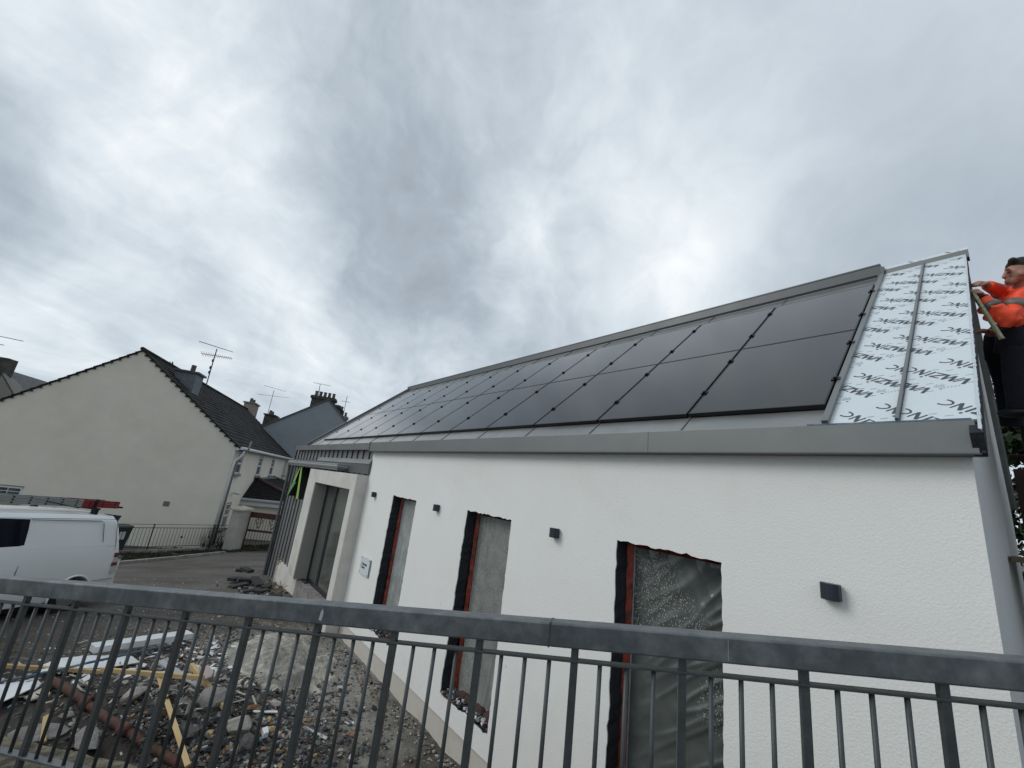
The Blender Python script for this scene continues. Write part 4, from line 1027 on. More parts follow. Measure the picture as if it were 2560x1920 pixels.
for a in (1175, 1193): tw.tube([P_(*z1(a-8, 308)), P_(*z1(a, 290)), P_(*z1(a+5, 325))], .03, 5)
tag(recentre(tw.build('ridge_finial', 'aerial'), P_(*z1(1185, 320))), 'pair of little pointed wire cages on the cream house ridge', 'chimney cowl')

# ---- house attached beyond (lower dark brick and rendered chimneys, mossy slates)
s0 = LEN+.1
t = thing('terrace_house', 'lower slate roofed house joined to the far end of the cream house', 'house', HP(s0, 0, 0))
MB().prism([HP(s0, .3, -1), HP(s0, 9.6, -1), HP(s0, 9.6, 4.6), HP(s0, 4.95, 8.0), HP(s0, .3, 4.6)], FA*14).build('wall', 'chimney_render', t)
m = MB()
for side in (0, 1):
    for i in range(12):
        a0, a1 = i/12, (i+1)/12+.02
        def pt2(a, h):
            tt = 0.0+4.95*a; z = 4.45+3.65*a
            if side: tt = 9.9-tt
            return HP(s0-.05, tt, z+h)
        m.prism([pt2(a0, .05), pt2(a1, .01), pt2(a1, -.04), pt2(a0, -.02)], FA*14.2)
m.build('roof', 'slate', t)
for (xa, ya, w_, hh, mt_) in ((1862, 690, .8, .45, 'chimney_brick'), (1905, 715, 1.15, .3, 'chimney_render')):
    s_, z_ = onPl(*z1(xa, ya), 4.95)
    s_ = max(s_, s0+.8)
    c = MB().obox(HC, FA, GA, UZ, (s_-w_, 4.4, 6.9), (s_+w_, 5.4, z_+hh)); co = c.build('chimney', mt_, t)
    MB().obox(HC, FA, GA, UZ, (s_-w_-.12, 4.28, z_+hh), (s_+w_+.12, 5.52, z_+hh+.14)).build('chimney_cap', 'chimney_brick', co)
    for a in (-.6, .5): MB().tube([HP(s_+a, 4.9, z_+hh), HP(s_+a, 4.9, z_+hh+.6)], [.2, .14], 8).build('chimney_pot', 'pot', co)

# ---- blue grey gable house with big chimney
def PG(px, py, dist=44.): return onplane(px, py, ray(800, 1010)*dist, FAg)
az2 = math.radians(158.); FAg = np.array([math.cos(az2), math.sin(az2), 0]); GAg = np.array([FAg[1], -FAg[0], 0])
L_, A_, R_ = PG(*z2(205, 655)), PG(822, 1000), PG(*z2(800, 705))
t = thing('grey_gable_house', 'blue grey rendered gable house with tall stone chimney stack', 'house', (L_[0], L_[1], -4.4))
def down(p, z=-5.): q = p.copy(); q[2] = z; return q
# extend both slopes
L2 = A_+(L_-A_)*1.5; R2 = A_+(R_-A_)*1.6
MB().prism([down(L2), down(R2), R2, A_, L2], FAg*11).build('wall', 'grey_gable', t)
r_ = MB()
for (a, b) in ((A_, L2), (A_, R2)):
    up = UZ*.12; r_.prism([a+up-FAg*.12, b+up-FAg*.12, b-UZ*.02-FAg*.12, a-UZ*.02-FAg*.12], FAg*11.3)
r_.build('roof', 'slate', t)
ca, cb, cc, cd = PG(*z2(487, 440)), PG(*z2(685, 465)), PG(*z2(672, 620)), PG(*z2(482, 580))
def chim(a, b, c_, d_, dp_, mt_, npots, par, potw=.16, cap=True):
    o = MB().prism([a, b, c_, d_], FAg*dp_).build('chimney', mt_, par)
    if cap:
        ex = (b-a)/np.linalg.norm(b-a); l = np.linalg.norm(b-a)
        MB().obox(a, ex, FAg, UZ, (-.12, -.1, -.30), (l+.12, dp_+.1, -.05)).build('chimney_cap', mt_, o)
    for i in range(npots):
        p = a+(b-a)*((i+.6)/(npots+.2))+FAg*dp_*.5
        MB().tube([p-UZ*.05, p+UZ*.42, p+UZ*.46, p+UZ*.5], [potw, potw*.8, potw*1.05, potw], 9).build('chimney_pot', 'pot', o)
bt = max(ca[2], cb[2]); ca[2] = cb[2] = (ca[2]+cb[2])/2
for q_ in (ca, cb, cc, cd): q_ += FAg*.06
cc[0:2] = cb[0:2]; cd[0:2] = ca[0:2]
chim(ca, cb, cc, cd, 1.1, 'chimney_brick', 5, t)
a, b = PG(*z2(668, 520), 50), PG(*z2(722, 540), 50); b[2] = a[2]; chim(a, b, down(b, a[2]-4), down(a, a[2]-4), 3.5, 'chimney_brick', 0, t)
a, b = PG(*z2(715, 568), 52), PG(*z2(755, 580), 52); b[2] = a[2]; chim(a, b, down(b, a[2]-4), down(a, a[2]-4), 1.2, 'chimney_brick', 1, t, cap=False)
a, b = PG(*z2(748, 620), 54), PG(*z2(788, 626), 54); b[2] = a[2]; chim(a, b, down(b, a[2]-4), down(a, a[2]-4), 1.2, 'chimney_render', 1, t)
MB().tube([PG(*z2(555, 850)), PG(*z2(572, 790))-FAg*.3, PG(*z2(640, 818))-FAg*.3], .04, 5).build('pipe_bracket', 'aerial', t)
q = lambda x, y: PG(*z2(x, y))+FAg*.6
aerial('small aerial rising from the stone chimney stack of the grey house', q(530, 450), q(548, 335), [(q(488, 322), q(640, 352), 5, .2, FAg), (q(515, 398), q(578, 415), 5, .15, UZ)])
q = lambda x, y: PG(*z2(x, y), 51)
aerial('lone thin aerial behind the chimneys of the grey house', q(757, 600), q(788, 450), [(q(738, 493), q(815, 505), 3, .15, UZ)])

# ---- house glimpsed at the left edge
PL = lambda x, y, d=40.: onplane(x, y, ray(60, 990)*d, np.array([math.cos(math.radians(160)), math.sin(math.radians(160)), 0]))
a, b, c_, d_ = PL(-160, 905), PL(-2, 924), PL(70, 1010), PL(-240, 1010)
t = thing('slate_roof_house', 'dark slate roofed grey house showing behind the cream gable at the left edge', 'house', (a[0], a[1], -4.4))
apx = PL(-2, 918)
MB().prism([apx, PL(45, 1002), PL(45, 1080), PL(-180, 1080), PL(-180, 1000)], FA*.3).build('wall', 'sill', t)
r_ = MB(); e = PL(150, 965)+FA*9-apx
far = onplane(142, 962, (apx+FA*10), FA)
r_.prism([apx, far, far-UZ*4.6+GA*-3.5, PL(45, 1002)], (0, 0, -.15)); r_.build('roof', 'slate', t)
MB().prism([apx+FA*.2, PL(45, 1002)+FA*.2, far-UZ*4.6-GA*3.5, far-UZ*4.6, apx-UZ*4+FA*.2], (0, 0, -3)).build('side_wall', 'sill', t)
cpt = PL(-14, 902); MB().obox(cpt, GA, FA, UZ, (-.6, 0, -1.6), (.25, .8, .3)).build('chimney', 'chimney_brick', t)
q = lambda x, y: PL(x, y, 34)
aerial('aerial arm reaching in from the left edge of the sky', q(-60, 930), q(-40, 820), [(q(-70, 826), q(58, 853), 3, .1, FA), (q(-60, 850), q(10, 863), 3, .1, FA)])

# ================================================================== VAN
va = math.radians(-40); vp_ = math.radians(4.2)
VF = np.array([math.cos(va)*math.cos(vp_), math.sin(va)*math.cos(vp_), math.sin(vp_)]); VL = np.array([-math.sin(va), math.cos(va), 0]); VU = np.cross(VF, VL)
VO = np.array([-13.07, -.607, -3.50])+VF*.32-VL*.94
van = thing('panel_van', 'white panel van with dark side window and ladder rack, parked behind the railing', 'van', VO)
def VP(a, w, h): return VO+VF*a+VL*w+VU*h
# rings: for stations along length
stn = [(-1.00, .30, 1.70, .93, .80), (-.985, .28, 1.86, .955, .82), (-.93, .27, 1.93, .97, .83), (-.80, .26, 1.955, .975, .835), (0, .26, 1.965, .98, .84), (1.2, .26, 1.965, .98, .84), (2.2, .26, 1.95, .98, .83), (2.75, .26, 1.80, .975, .80), (3.3, .26, 1.15, .95, .86), (3.75, .28, 1.0, .88, .8), (3.95, .32, .8, .78, .7)]
def ring(a, zb, zt, wm, wt):
    hh = zt-zb; z = lambda f: zb+hh*f
    half = [(.0, 0), (.80, 0), (.94, .02), (.985, .10), (1., .30), (1., .42), (.992, .52)]
    pts = [(wm*p, z(q)) for p, q in half]
    pts += [(wm*.965, z(.62)), (wt*1.03, z(.86)), (wt*.98, z(.94)), (wt*.88, z(.985)), (wt*.6, z(1.0)), (0, z(1.008))]
    full = pts+[(-x, y) for x, y in reversed(pts[1:-1])]
    lk = .27 if a < -.9 else (.2 if a < -.7 else 0)
    return [VP(a+lk*max(0, h-.45)**1.1*.9, w, h) for w, h in full]
rings = [ring(*s_) for s_ in stn]; n = len(rings[0]); m = MB()
vs = [p for r in rings for p in r]; fs = [(i*n+k, i*n+(k+1) % n, (i+1)*n+(k+1) % n, (i+1)*n+k) for i in range(len(rings)-1) for k in range(n)]
fs += [tuple(range(n-1, -1, -1)), tuple((len(rings)-1)*n+k for k in range(n))]
m.add(vs, fs); body = m.build('body', 'van_white', van, smooth=True)
cutm = MB()
for a in (0, 3.0): cutm.tube([VP(a, .55, .33), VP(a, 1.2, .33)], .40, 32); cutm.tube([VP(a, -.55, .33), VP(a, -1.2, .33)], .40, 32)
cut = cutm.build('cutter', 'black_rubber', van)
bo = body.modifiers.new('b', 'BOOLEAN'); bo.operation = 'DIFFERENCE'; bo.object = cut; bo.solver = 'EXACT'
bpy.context.view_layer.update(); dg = bpy.context.evaluated_depsgraph_get()
me = bpy.data.meshes.new_from_object(body.evaluated_get(dg)); body.modifiers.clear(); body.data = me
bpy.data.objects.remove(cut)
for p in me.polygons: p.use_smooth = True
es = body.modifiers.new('es', 'EDGE_SPLIT'); es.split_angle = math.radians(32)
# wheels, arch lining and lips
for a in (0, 3.0):
    for sd_ in (1, -1):
        w = MB(); w.tube([VP(a, sd_*.72, .33), VP(a, sd_*.95, .33)], .33, 28); wo = w.build('wheel', 'black_rubber', van)
        MB().tube([VP(a, sd_*.93, .33), VP(a, sd_*.962, .33)], [.21, .19], 20).build('rim', 'steel', wo)
        lp = MB().tube([VP(a+.415*math.cos(t), sd_*.975, .33+.415*math.sin(t)) for t in [PI*(-.04+1.08*i/20) for i in range(21)]], .022, 8); lp.build('arch_lip', 'van_white', van, smooth=True)
    MB().tube([VP(a, .50, .33), VP(a, .54, .33)], .42, 24).build('arch_liner', 'black_rubber', van)
MB().obox(VP(0, 0, 0), VF, VL, VU, (-.85, -.8, .18), (3.5, .8, .30)).build('underbody', 'black_rubber', van)
def sidept(px, py, off=0.):
    """point of the van's side sheet under a pixel (plane leaning in towards the roof)"""
    n_ = VL*.97+VU*.115; return onplane(px, py, VP(0, .985, .9)+n_*off, n_)
def z4(x, y): return (x/5.53, 1200+y/5.53)
def sideline(m, pts, wd, off=.004, dp=.004):
    P = [sidept(*z4(*p), off) for p in pts]
    for a, b in zip(P[:-1], P[1:]): m.bar(a, b, wd, dp*2, up=VL)
    return m
# dark glazed side window
q = [sidept(*z4(*p), .004) for p in ((-420, 520), (425, 542), (395, 690), (325, 935), (-420, 945))]
wn = MB().prism(q, -VL*.01); wn.build('side_window', 'van_glass', van)
# pressed panel outline, waist seam, door rail, door gap
pm = MB(); P = [sidept(*z4(*p), .002) for p in ((440, 540), (900, 548), (1400, 560), (1440, 575), (1448, 620), (1432, 860), (1420, 890), (1385, 905), (900, 925), (345, 945))]
pm.tube(P, .010, 8); pm.build('pressed_panel_edge', 'van_white', van, smooth=True)
pm = MB(); sideline(pm, ((440, 552), (1425, 572)), .010, .003); sideline(pm, ((1437, 590), (1440, 640), (1424, 860)), .006, .003); sideline(pm, ((-300, 520), (1600, 543)), .008, .006)
sideline(pm, ((-300, 1100), (270, 1070), (1590, 1008)), .010, .005); sideline(pm, ((330, 950), (300, 1060), (200, 1320), (180, 1430)), .010, .005); sideline(pm, ((1630, 560), (1600, 900), (1580, 1010)), .008, .004); sideline(pm, ((1430, 915), (1605, 912)), .006, .003)
sideline(pm, ((1270, 1395), (1545, 1358)), .010, .006)
pm.build('panel_gap', 'van_seam', van)
pm = MB(); sideline(pm, ((285, 1082), (1220, 1038)), .030, .003, .004); pm.build('sliding_door_rail', 'van_seam', van)
# lamp cluster
def quad_s(pts, m_, name, off=.006, parent=van):
    q = [sidept(*z4(*p), off) for p in pts]; return MB().prism(q, -VL*.03-VF*.0).build(name, m_, parent)
tl_ = quad_s(((1585, 1005), (1650, 1003), (1628, 1130), (1605, 1255), (1590, 1270), (1520, 1280), (1545, 1190)), 'lamp_clear', 'tail_lamp', .006)
quad_s(((1585, 1006), (1650, 1004), (1640, 1062), (1572, 1070)), 'lamp_red', 'lamp_lens', .010, tl_)
quad_s(((1552, 1140), (1622, 1132), (1612, 1178), (1540, 1188)), 'lamp_red', 'lamp_lens', .010, tl_)
# bumper, rear door edge, handle, spoiler
MB().obox(VP(0, 0, 0), VF, VL, VU, (-1.09, -.93, .30), (-.42, .985, .46)).build('bumper', 'van_white', van, bevel=.03)
MB().obox(VP(0, 0, 0), VF, VL, VU, (-1.03, -.85, .47), (-.94, .88, 1.05)).build('tailgate', 'van_white', van, bevel=.015)
MB().obox(VP(0, 0, 0), VF, VL, VU, (-1.0, .70, 1.00), (-.86, .92, 1.06)).build('handle', 'van_seam', van)
sp_ = MB().prism([VP(-.48, .72, 1.955), VP(-.80, .70, 1.93), VP(-.70, .74, 1.80), VP(-.60, .75, 1.82)], -VL*1.44); sp_.build('spoiler', 'black_rubber', van, bevel=.01)
# roof bars
for a in (-.12, 1.9):
    r_ = MB(); r_.bar(VP(a, -.75, 2.06), VP(a, .75, 2.06), .05, .035)
    for w in (-.72, .66): r_.bar(VP(a, w, 1.93), VP(a, w, 2.07), .10, .08)
    r_.bar(VP(a, .62, 2.05), VP(a, .62, 2.26), .05, .04)
    r_.build('roof_bar', 'black_rubber', van)
# ladder on the rack
lad = thing('ladder', 'triple aluminium extension ladder with red end section tied on top of the white van', 'ladder', VP(1, .5, 2.1))
for k in range(3):
    z0 = 2.08+k*.052
    m = MB()
    for w in (.60, .22): m.obox(VO, VF, VL, VU, (.16, w-.03, z0), (3.8, w, z0+.047))
    m.build('stile', 'ladder_alu', lad)
    m = MB()
    for w in (.602, .222): m.obox(VO, VF, VL, VU, (-.72, w-.034, z0-.001), (.16, w+.002, z0+.048))
    m.build('red_stile_end', 'ladder_red', lad)
    m = MB()
    for i in range(15):
        a = -.6+i*.30; m.tube([VP(a, .22, z0+.028), VP(a, .612, z0+.028)], .015, 8)
    m.build('rung', 'black_rubber', lad)
m = MB(); m.bar(VP(-.73, .58, 2.11), VP(-.84, .58, 2.105), .05, .04); m.bar(VP(.9, .64, 2.16), VP(.25, .64, 2.06), .015, .015); m.build('strap', 'black_rubber', lad)

# ================================================================== BLACK FENCE, BIN, PILLAR, GATE, VERGE
def gpt(px, py):
    """ground point under a pixel on the sloping ground"""
    z = G
    for _ in range(12): p = onZ(px, py, z); z = hz(p[0], p[1])
    return p
fb0, fb1 = gpt(250, 1387), gpt(565, 1374)
fd = fb1-fb0; fl_ = np.linalg.norm(fd[:2]); fdir = np.array([fd[0], fd[1], 0])/fl_; fn = np.array([-fdir[1], fdir[0], 0])
def vert_h(base, px_top, py_top):
    n_ = np.array([base[0], base[1], 0]); n_ /= np.linalg.norm(n_); q = onplane(px_top, py_top, base, n_); return q[2]-base[2]
z_top = vert_h(gpt(462, 1366), 480, 1308)   # top of bars
fe = thing('iron_fence', 'low black iron fence in front of the cream gable wall', 'fence', (fb0+fb1)/2)
FZ = lambda a: fb0[2]+(fb1[2]-fb0[2])*a/fl_
def FPt(a, z): return np.array([fb0[0]+fdir[0]*a, fb0[1]+fdir[1]*a, FZ(a)+z])
H_ = 1.15
la = -1.5; lb = fl_+.0
kb = MB().bar(FPt(la, .02), FPt(lb, .02), .16, .22); struct(kb.build('kerb', 'concrete'))
for z in (.24, H_-.14, H_): MB().bar(FPt(la, z), FPt(lb, z), .03, .022 if z < H_ else .014).build('rail', 'iron', fe)
npst = [la+.3, 1.55, 4.15, lb-.15]
for a in npst: MB().bar(FPt(a, 0), FPt(a, H_+.02), .045, .045).build('post', 'iron', fe)
i = 0; a = la+.1
while a < lb:
    if min(abs(a-q) for q in npst) > .05:
        m = MB(); m.bar(FPt(a, .24), FPt(a, H_-.14), .014, .014)
        if i % 9 == 4: m.ball(FPt(a, .62), (.05, .05, .06), 6, 4)
        m.build('fence_bar', 'iron', fe)
    a += .135; i += 1
# raised kerb and weedy verge
k0, k1, k2 = gpt(180, 1421), gpt(420, 1392), gpt(620, 1376)
vg_ = MB(); rr = random.Random(3)
P = [gpt(150, 1425), gpt(300, 1408), gpt(450, 1395), gpt(600, 1380), gpt(720, 1372), gpt(720, 1362), gpt(560, 1366), gpt(400, 1372), gpt(250, 1384), gpt(150, 1390)]
def inpoly(x, y, poly):
    c = False
    for i in range(len(poly)):
        a, b = poly[i], poly[i-1]
        if (a[1] > y) != (b[1] > y) and x < (b[0]-a[0])*(y-a[1])/(b[1]-a[1])+a[0]: c = not c
    return c
xs_, ys_ = [p[0] for p in P], [p[1] for p in P]
cnt = 0
while cnt < 5200:
    x, y = rr.uniform(min(xs_), max(xs_)), rr.uniform(min(ys_), max(ys_))
    if not inpoly(x, y, P): continue
    if nz(x, y, .9, 3) < -.15 and rr.random() < .8: cnt += .3; continue
    cnt += 1
    h = rr.uniform(.03, .11); a = rr.uniform(0, 6.3); dx, dy = math.cos(a)*.035, math.sin(a)*.035; l = rr.uniform(-.05, .05)
    z = hz(x, y)+.01
    vg_.add([(x-dx, y-dy, z), (x+dx, y+dy, z), (x+l, y+l, z+h)], [(0, 1, 2)])
o = vg_.build('grass_verge', 'moss', fix=False); o['kind'] = 'stuff'; tag(o, 'thin mossy grass and weeds along the foot of the iron fence', 'grass', kind='stuff')
# kerb stone line
kk = MB()
for a, b in ((gpt(150, 1428), gpt(290, 1412)), (gpt(295, 1411), gpt(440, 1397)), (gpt(445, 1396), gpt(560, 1384))): kk.bar(a+UZ*.03, b+UZ*.03, .14, .14)
struct(kk.build('kerb', 'concrete'))
# wheelie bin behind fence
bp = FPt(.62, 0)+fn*(.55 if np.dot(fn, HC-fb0) > 0 else -.55)
bi = thing('wheelie_bin', 'dark green wheelie bin with a pale paper label behind the iron fence', 'bin', bp)
ex, ey = fdir, fn*(1 if np.dot(fn, HC-fb0) > 0 else -1)
def taper(o, ex, ey, w0, d0, w1, d1, z0, z1):
    lo = [o+ex*a*w0+ey*b*d0+UZ*z0 for a, b in ((-1, -1), (1, -1), (1, 1), (-1, 1))]; hi = [o+ex*a*w1+ey*b*d1+UZ*z1 for a, b in ((-1, -1), (1, -1), (1, 1), (-1, 1))]
    return MB().add(lo+hi, [(0, 3, 2, 1), (4, 5, 6, 7), (0, 1, 5, 4), (1, 2, 6, 5), (2, 3, 7, 6), (3, 0, 4, 7)])
taper(bp, ex, ey, .23, .24, .31, .34, .08, .98).build('bin_body', 'bin_green', bi, bevel=.02)
taper(bp, ex, ey, .33, .37, .30, .34, .98, 1.05).build('lid', 'bin_green', bi, bevel=.02)
MB().tube([bp+ex*-.3+ey*.38+UZ*.95, bp+ex*.3+ey*.38+UZ*.95], .03, 8).build('handle', 'bin_green', bi)
for a in (-.24, .24): MB().tube([bp+ex*a+ey*.3+UZ*.1-ex*.03, bp+ex*a+ey*.3+UZ*.1+ex*.03], .1, 14).build('wheel', 'black_rubber', bi)
MB().obox(bp, ex, ey, UZ, (-.10, -.325, .52), (.10, -.31, .82)).build('paper_label', 'paper', bi)
# pillar
pb0, pb1, pb2 = gpt(*z7(195, 1550)), gpt(*z7(268, 1556)), gpt(*z7(385, 1540))
ph = vert_h(pb1, *z7(350, 1075))
e_a = pb0-pb1; e_b = pb2-pb1; la_, lb_ = .55, np.linalg.norm(e_b[:2])
e_b = np.array([e_b[0], e_b[1], 0])/lb_; e_a = np.array([-e_b[1], e_b[0], 0]); e_a *= 1 if np.dot(e_a, pb0-pb1) > 0 else -1
la_ = abs(np.dot(pb0-pb1, e_a)); la_ = max(la_, .45)
pl_ = thing('gate_pillar', 'cream rendered gate pillar with pyramid cap beside the red gate', 'pillar', pb1)
# visible left face runs back from the front corner
ea2 = e_a
m = MB().obox(pb1, e_b, ea2, UZ, (0, 0, -.3), (lb_, la_, ph)); m.build('shaft', 'pillar', pl_)
cpm = MB(); cx = [pb1+e_b*(-.10)+ea2*(-.10), pb1+e_b*(lb_+.10)+ea2*(-.10), pb1+e_b*(lb_+.10)+ea2*(la_+.10), pb1+e_b*(-.10)+ea2*(la_+.10)]
lo = [p+UZ*ph for p in cx]; mi = [p+UZ*(ph+.08) for p in cx]; tp = (cx[0]+cx[2])/2+UZ*(ph+.24)
cpm.add([*lo, *mi, tp], [(3, 2, 1, 0), (0, 1, 5, 4), (1, 2, 6, 5), (2, 3, 7, 6), (3, 0, 4, 7), (4, 5, 8), (5, 6, 8), (6, 7, 8), (7, 4, 8)])
cpm.build('cap', 'pillar_cap', pl_)
# gate to the right of the pillar
g0 = pb2; g1 = gpt(*z7(760, 1566)); gd = g1-g0; gl = np.linalg.norm(gd[:2]); gdir = np.array([gd[0], gd[1], 0])/gl
gh = ph*.97; gl = max(gl, 1.0)*1.6
gate = thing('metal_gate', 'dark red metal gate with diamond ornaments beside the cream pillar', 'gate', g0)
def GPt(a, z): return g0+gdir*a+UZ*z
f_ = MB()
for z, h in ((.10, .06), (gh*.53, .10), (gh-.12, .24), (gh+.02, .03)): f_.bar(GPt(0.03, z), GPt(gl, z), .04, h)
for a in (.05, gl): f_.bar(GPt(a, .05), GPt(a, gh), .06, .06)
f_.build('gate_frame', 'gate_red', gate)
a = .2
while a < gl: MB().bar(GPt(a, .1), GPt(a, gh-.1), .018, .018).build('gate_bar', 'iron', gate); a += .14
for i, a in enumerate((gl*.22, gl*.50, gl*.78)):
    m = MB(); zc = gh*.76; q = [GPt(a, zc+.24), GPt(a+.17, zc+.08), GPt(a, zc-.30), GPt(a-.17, zc+.08), GPt(a, zc+.24)]
    for u_, v_ in zip(q[:-1], q[1:]): m.tube([u_, v_], .018, 5)
    q = [GPt(a, zc+.14), GPt(a+.07, zc+.06), GPt(a, zc-.08), GPt(a-.07, zc+.06), GPt(a, zc+.14)]
    for u_, v_ in zip(q[:-1], q[1:]): m.tube([u_, v_], .010, 5)
    m.build('diamond_ornament', 'iron', gate)
# boundary wall behind the gate (mossy, dark at the foot)
# shrub of dry stems tangled in the fence
sh_p = FPt(lb-.35, 0)
sh = thing('dry_shrub', 'brown straggly shrub tangled in the end of the iron fence beside the pillar', 'shrub', sh_p)
rr = random.Random(9); m = MB(); lf = MB()
for i in range(90):
    b_ = sh_p+fdir*rr.uniform(-.75, .3)+ey*rr.uniform(-.2, .35); tp_ = b_+UZ*rr.uniform(.5, 1.25)+fdir*rr.uniform(-.25, .25)+ey*rr.uniform(-.15, .15)
    md = (b_+tp_)/2+np.array([rr.uniform(-.06, .06) for _ in range(3)]); m.tube([b_, md, tp_], [.010, .007, .003], 4)
    for k_ in range(12):
        t_ = rr.random(); p = b_*(1-t_)+tp_*t_+np.array([rr.gauss(0, .05) for _ in range(3)]); s_ = rr.uniform(.02, .05)
        d1 = np.array([rr.gauss(0, 1) for _ in range(3)]); d1 /= np.linalg.norm(d1); d2 = np.cross(d1, UZ)
        lf.add([p, p+d1*s_, p+d1*s_*.5+d2*s_*.5], [(0, 1, 2)])
m.build('stem', 'bark', sh); lf.build('foliage', 'leaf_brown', sh, fix=False)

# ================================================================== BUILDERS' RUBBLE
def rock(m, c, s, seed, flat=.6, ax=None, sub=2, rough_=.35):
    bm = bmesh.new(); bmesh.ops.create_icosphere(bm, subdivisions=sub, radius=1)
    r = random.Random(seed); off = Vector((r.uniform(-50, 50), r.uniform(-50, 50), 0))
    R_ = Matrix.Rotation(r.uniform(0, 6.3), 3, 'Z') @ Matrix.Rotation(r.uniform(-.4, .4), 3, 'X')
    sx, sy, sz = s*r.uniform(.8, 1.3), s*r.uniform(.6, 1.), s*flat*r.uniform(.7, 1.1)
    # chop by random planes for a broken look
    pls = []
    for _ in range(9):
        d = Vector((r.gauss(0, 1), r.gauss(0, 1), r.gauss(0, 1))).normalized(); pls.append((d, r.uniform(.42, .82)))
    vs = []
    for v in bm.verts:
        p = v.co.copy()
        for d, k in pls:
            e = p.dot(d)-k
            if e > 0: p -= d*e
        p *= 1+rough_*.3*noise.noise(p*2.5+off)
        q = R_ @ Vector((p.x*sx, p.y*sy, p.z*sz)); vs.append((c[0]+q.x, c[1]+q.y, c[2]+q.z))
    m.add(vs, [tuple(v.index for v in f.verts) for f in bm.faces]); bm.free(); return m
def gz(px, py, dz=0.):
    z = G+.05
    for _ in range(10): p = onZ(px, py, z); z = terrain(p[0], p[1])+dz
    return p
rr = random.Random(21)
# small chips: slates, stones, mortar, scattered over the heap
def chips(m, n, pxr, szr, seed, dens=None, flat=(.15, .6)):
    r = random.Random(seed)
    for i in range(n):
        px, py = r.gauss(pxr[0], pxr[2]), r.gauss(pxr[1], pxr[3])
        if py > 2050 or py < 1500: continue
        p = gz(px, py)
        if p[1] > D-.08 or np.dot(p-PR, NH) < .35: continue
        s = r.uniform(*szr)*(r.random()**1.2*.9+.35); f = r.uniform(*flat)
        M_ = Matrix.Rotation(r.uniform(0, 6.3), 3, 'Z') @ Matrix.Rotation(r.gauss(0, .35), 3, 'X') @ Matrix.Rotation(r.gauss(0, .35), 3, 'Y')
        n_ = r.choice((4, 5, 6)); poly = []
        for k_ in range(n_):
            a = 2*PI*(k_+r.uniform(-.3, .3))/n_; q = s*r.uniform(.6, 1.1); poly.append((q*math.cos(a), q*.75*math.sin(a)))
        lo = [Vector((x, y, -s*f*.5)) for x, y in poly]; hi = [Vector((x*r.uniform(.7, .95), y*r.uniform(.7, .95), s*f*.5)) for x, y in poly]
        vs = [M_ @ v+Vector((p[0], p[1], p[2]+s*f*.3)) for v in lo+hi]
        m.add(vs, [tuple(range(n_-1, -1, -1)), tuple(range(n_, 2*n_))]+[(k_, (k_+1) % n_, n_+(k_+1) % n_, n_+k_) for k_ in range(n_)])
    return m
def stuff(m, name, mt, label, cat, **k):
    o = m.build(name, mt, **k); return tag(o, label, cat, kind='stuff')
m = MB(); chips(m, 3400, (670, 1840, 130, 85), (.020, .065), 1); chips(m, 1300, (640, 1740, 90, 60), (.015, .05), 2); chips(m, 700, (330, 1850, 160, 50), (.02, .06), 3); chips(m, 260, (880, 1650, 40, 45), (.03, .07), 5, flat=(.1, .25))
stuff(m, 'slate_rubble', 'slate_chips', 'heap of broken dark slates and stones mixed with brown and pale chips', 'rubble')
m = MB(); chips(m, 1700, (560, 1660, 100, 45), (.02, .055), 11); chips(m, 900, (720, 1680, 80, 70), (.008, .028), 18); chips(m, 900, (480, 1700, 170, 60), (.012, .04), 12); chips(m, 700, (1000, 1760, 120, 90), (.008, .03), 13); chips(m, 900, (700, 1620, 330, 70), (.008, .025), 14); chips(m, 150, (480, 1590, 60, 8), (.015, .045), 17)
for i in range(520):      # crushed stone along the wall foot
    x = rr.uniform(-9.4, -3.6); y = D-.05-abs(rr.gauss(0, .13)); rock(m, (x, y, terrain(x, y)+.01), rr.uniform(.010, .035), i, sub=1)
stuff(m, 'pale_rubble', 'pale_rubble', 'pale mortar crumbs and gravel strewn over the dirt beside the wall', 'rubble')
# splintered laths, cable ends and plastic scraps
mat('splinter_pale', (.40, .37, .32), .8, var=.4, vscale=8)
mat('splinter_dark', (.035, .028, .024), .8, var=.4, vscale=8)
r = random.Random(91)
for nm, mt_, cnt_, lab in (('pale_splinters', 'splinter_pale', 260, 'pale splintered laths and plastic scraps tangled through the rubble'), ('dark_splinters', 'splinter_dark', 220, 'dark broken laths and cable ends tangled through the rubble')):
    m = MB()
    for i in range(cnt_):
        px, py = (r.gauss(500, 120), r.gauss(1690, 55)) if r.random() < .75 else (r.gauss(150, 110), r.gauss(1720, 50))
        if py < 1605: continue
        p = gz(px, py)
        if np.dot(p-PR, NH) < .6 or p[1] > D-.1: continue
        a = r.uniform(0, 6.3); l = r.uniform(.04, .22); d = np.array([math.cos(a), math.sin(a), r.gauss(0, .25)])
        m.bar(p+UZ*.03-d*l/2, p+UZ*r.uniform(.03, .07)+d*l/2, r.uniform(.006, .035), r.uniform(.003, .012))
    stuff(m, nm, mt_, lab, 'splinters')
m = MB(); chips(m, 240, (560, 1700, 95, 55), (.05, .12), 51, flat=(.12, .35)); chips(m, 170, (640, 1800, 90, 60), (.05, .10), 52, flat=(.12, .35))
stuff(m, 'broken_slabs', 'slate_chips', 'larger broken slates and block corners piled in the rubble', 'rubble')
m = MB(); chips(m, 420, (510, 1670, 95, 42), (.04, .10), 53, flat=(.2, .5)); stuff(m, 'broken_plaster', 'pale_rubble', 'pale broken plaster and block pieces around the crossed planks', 'rubble')
r = random.Random(17); m = MB()
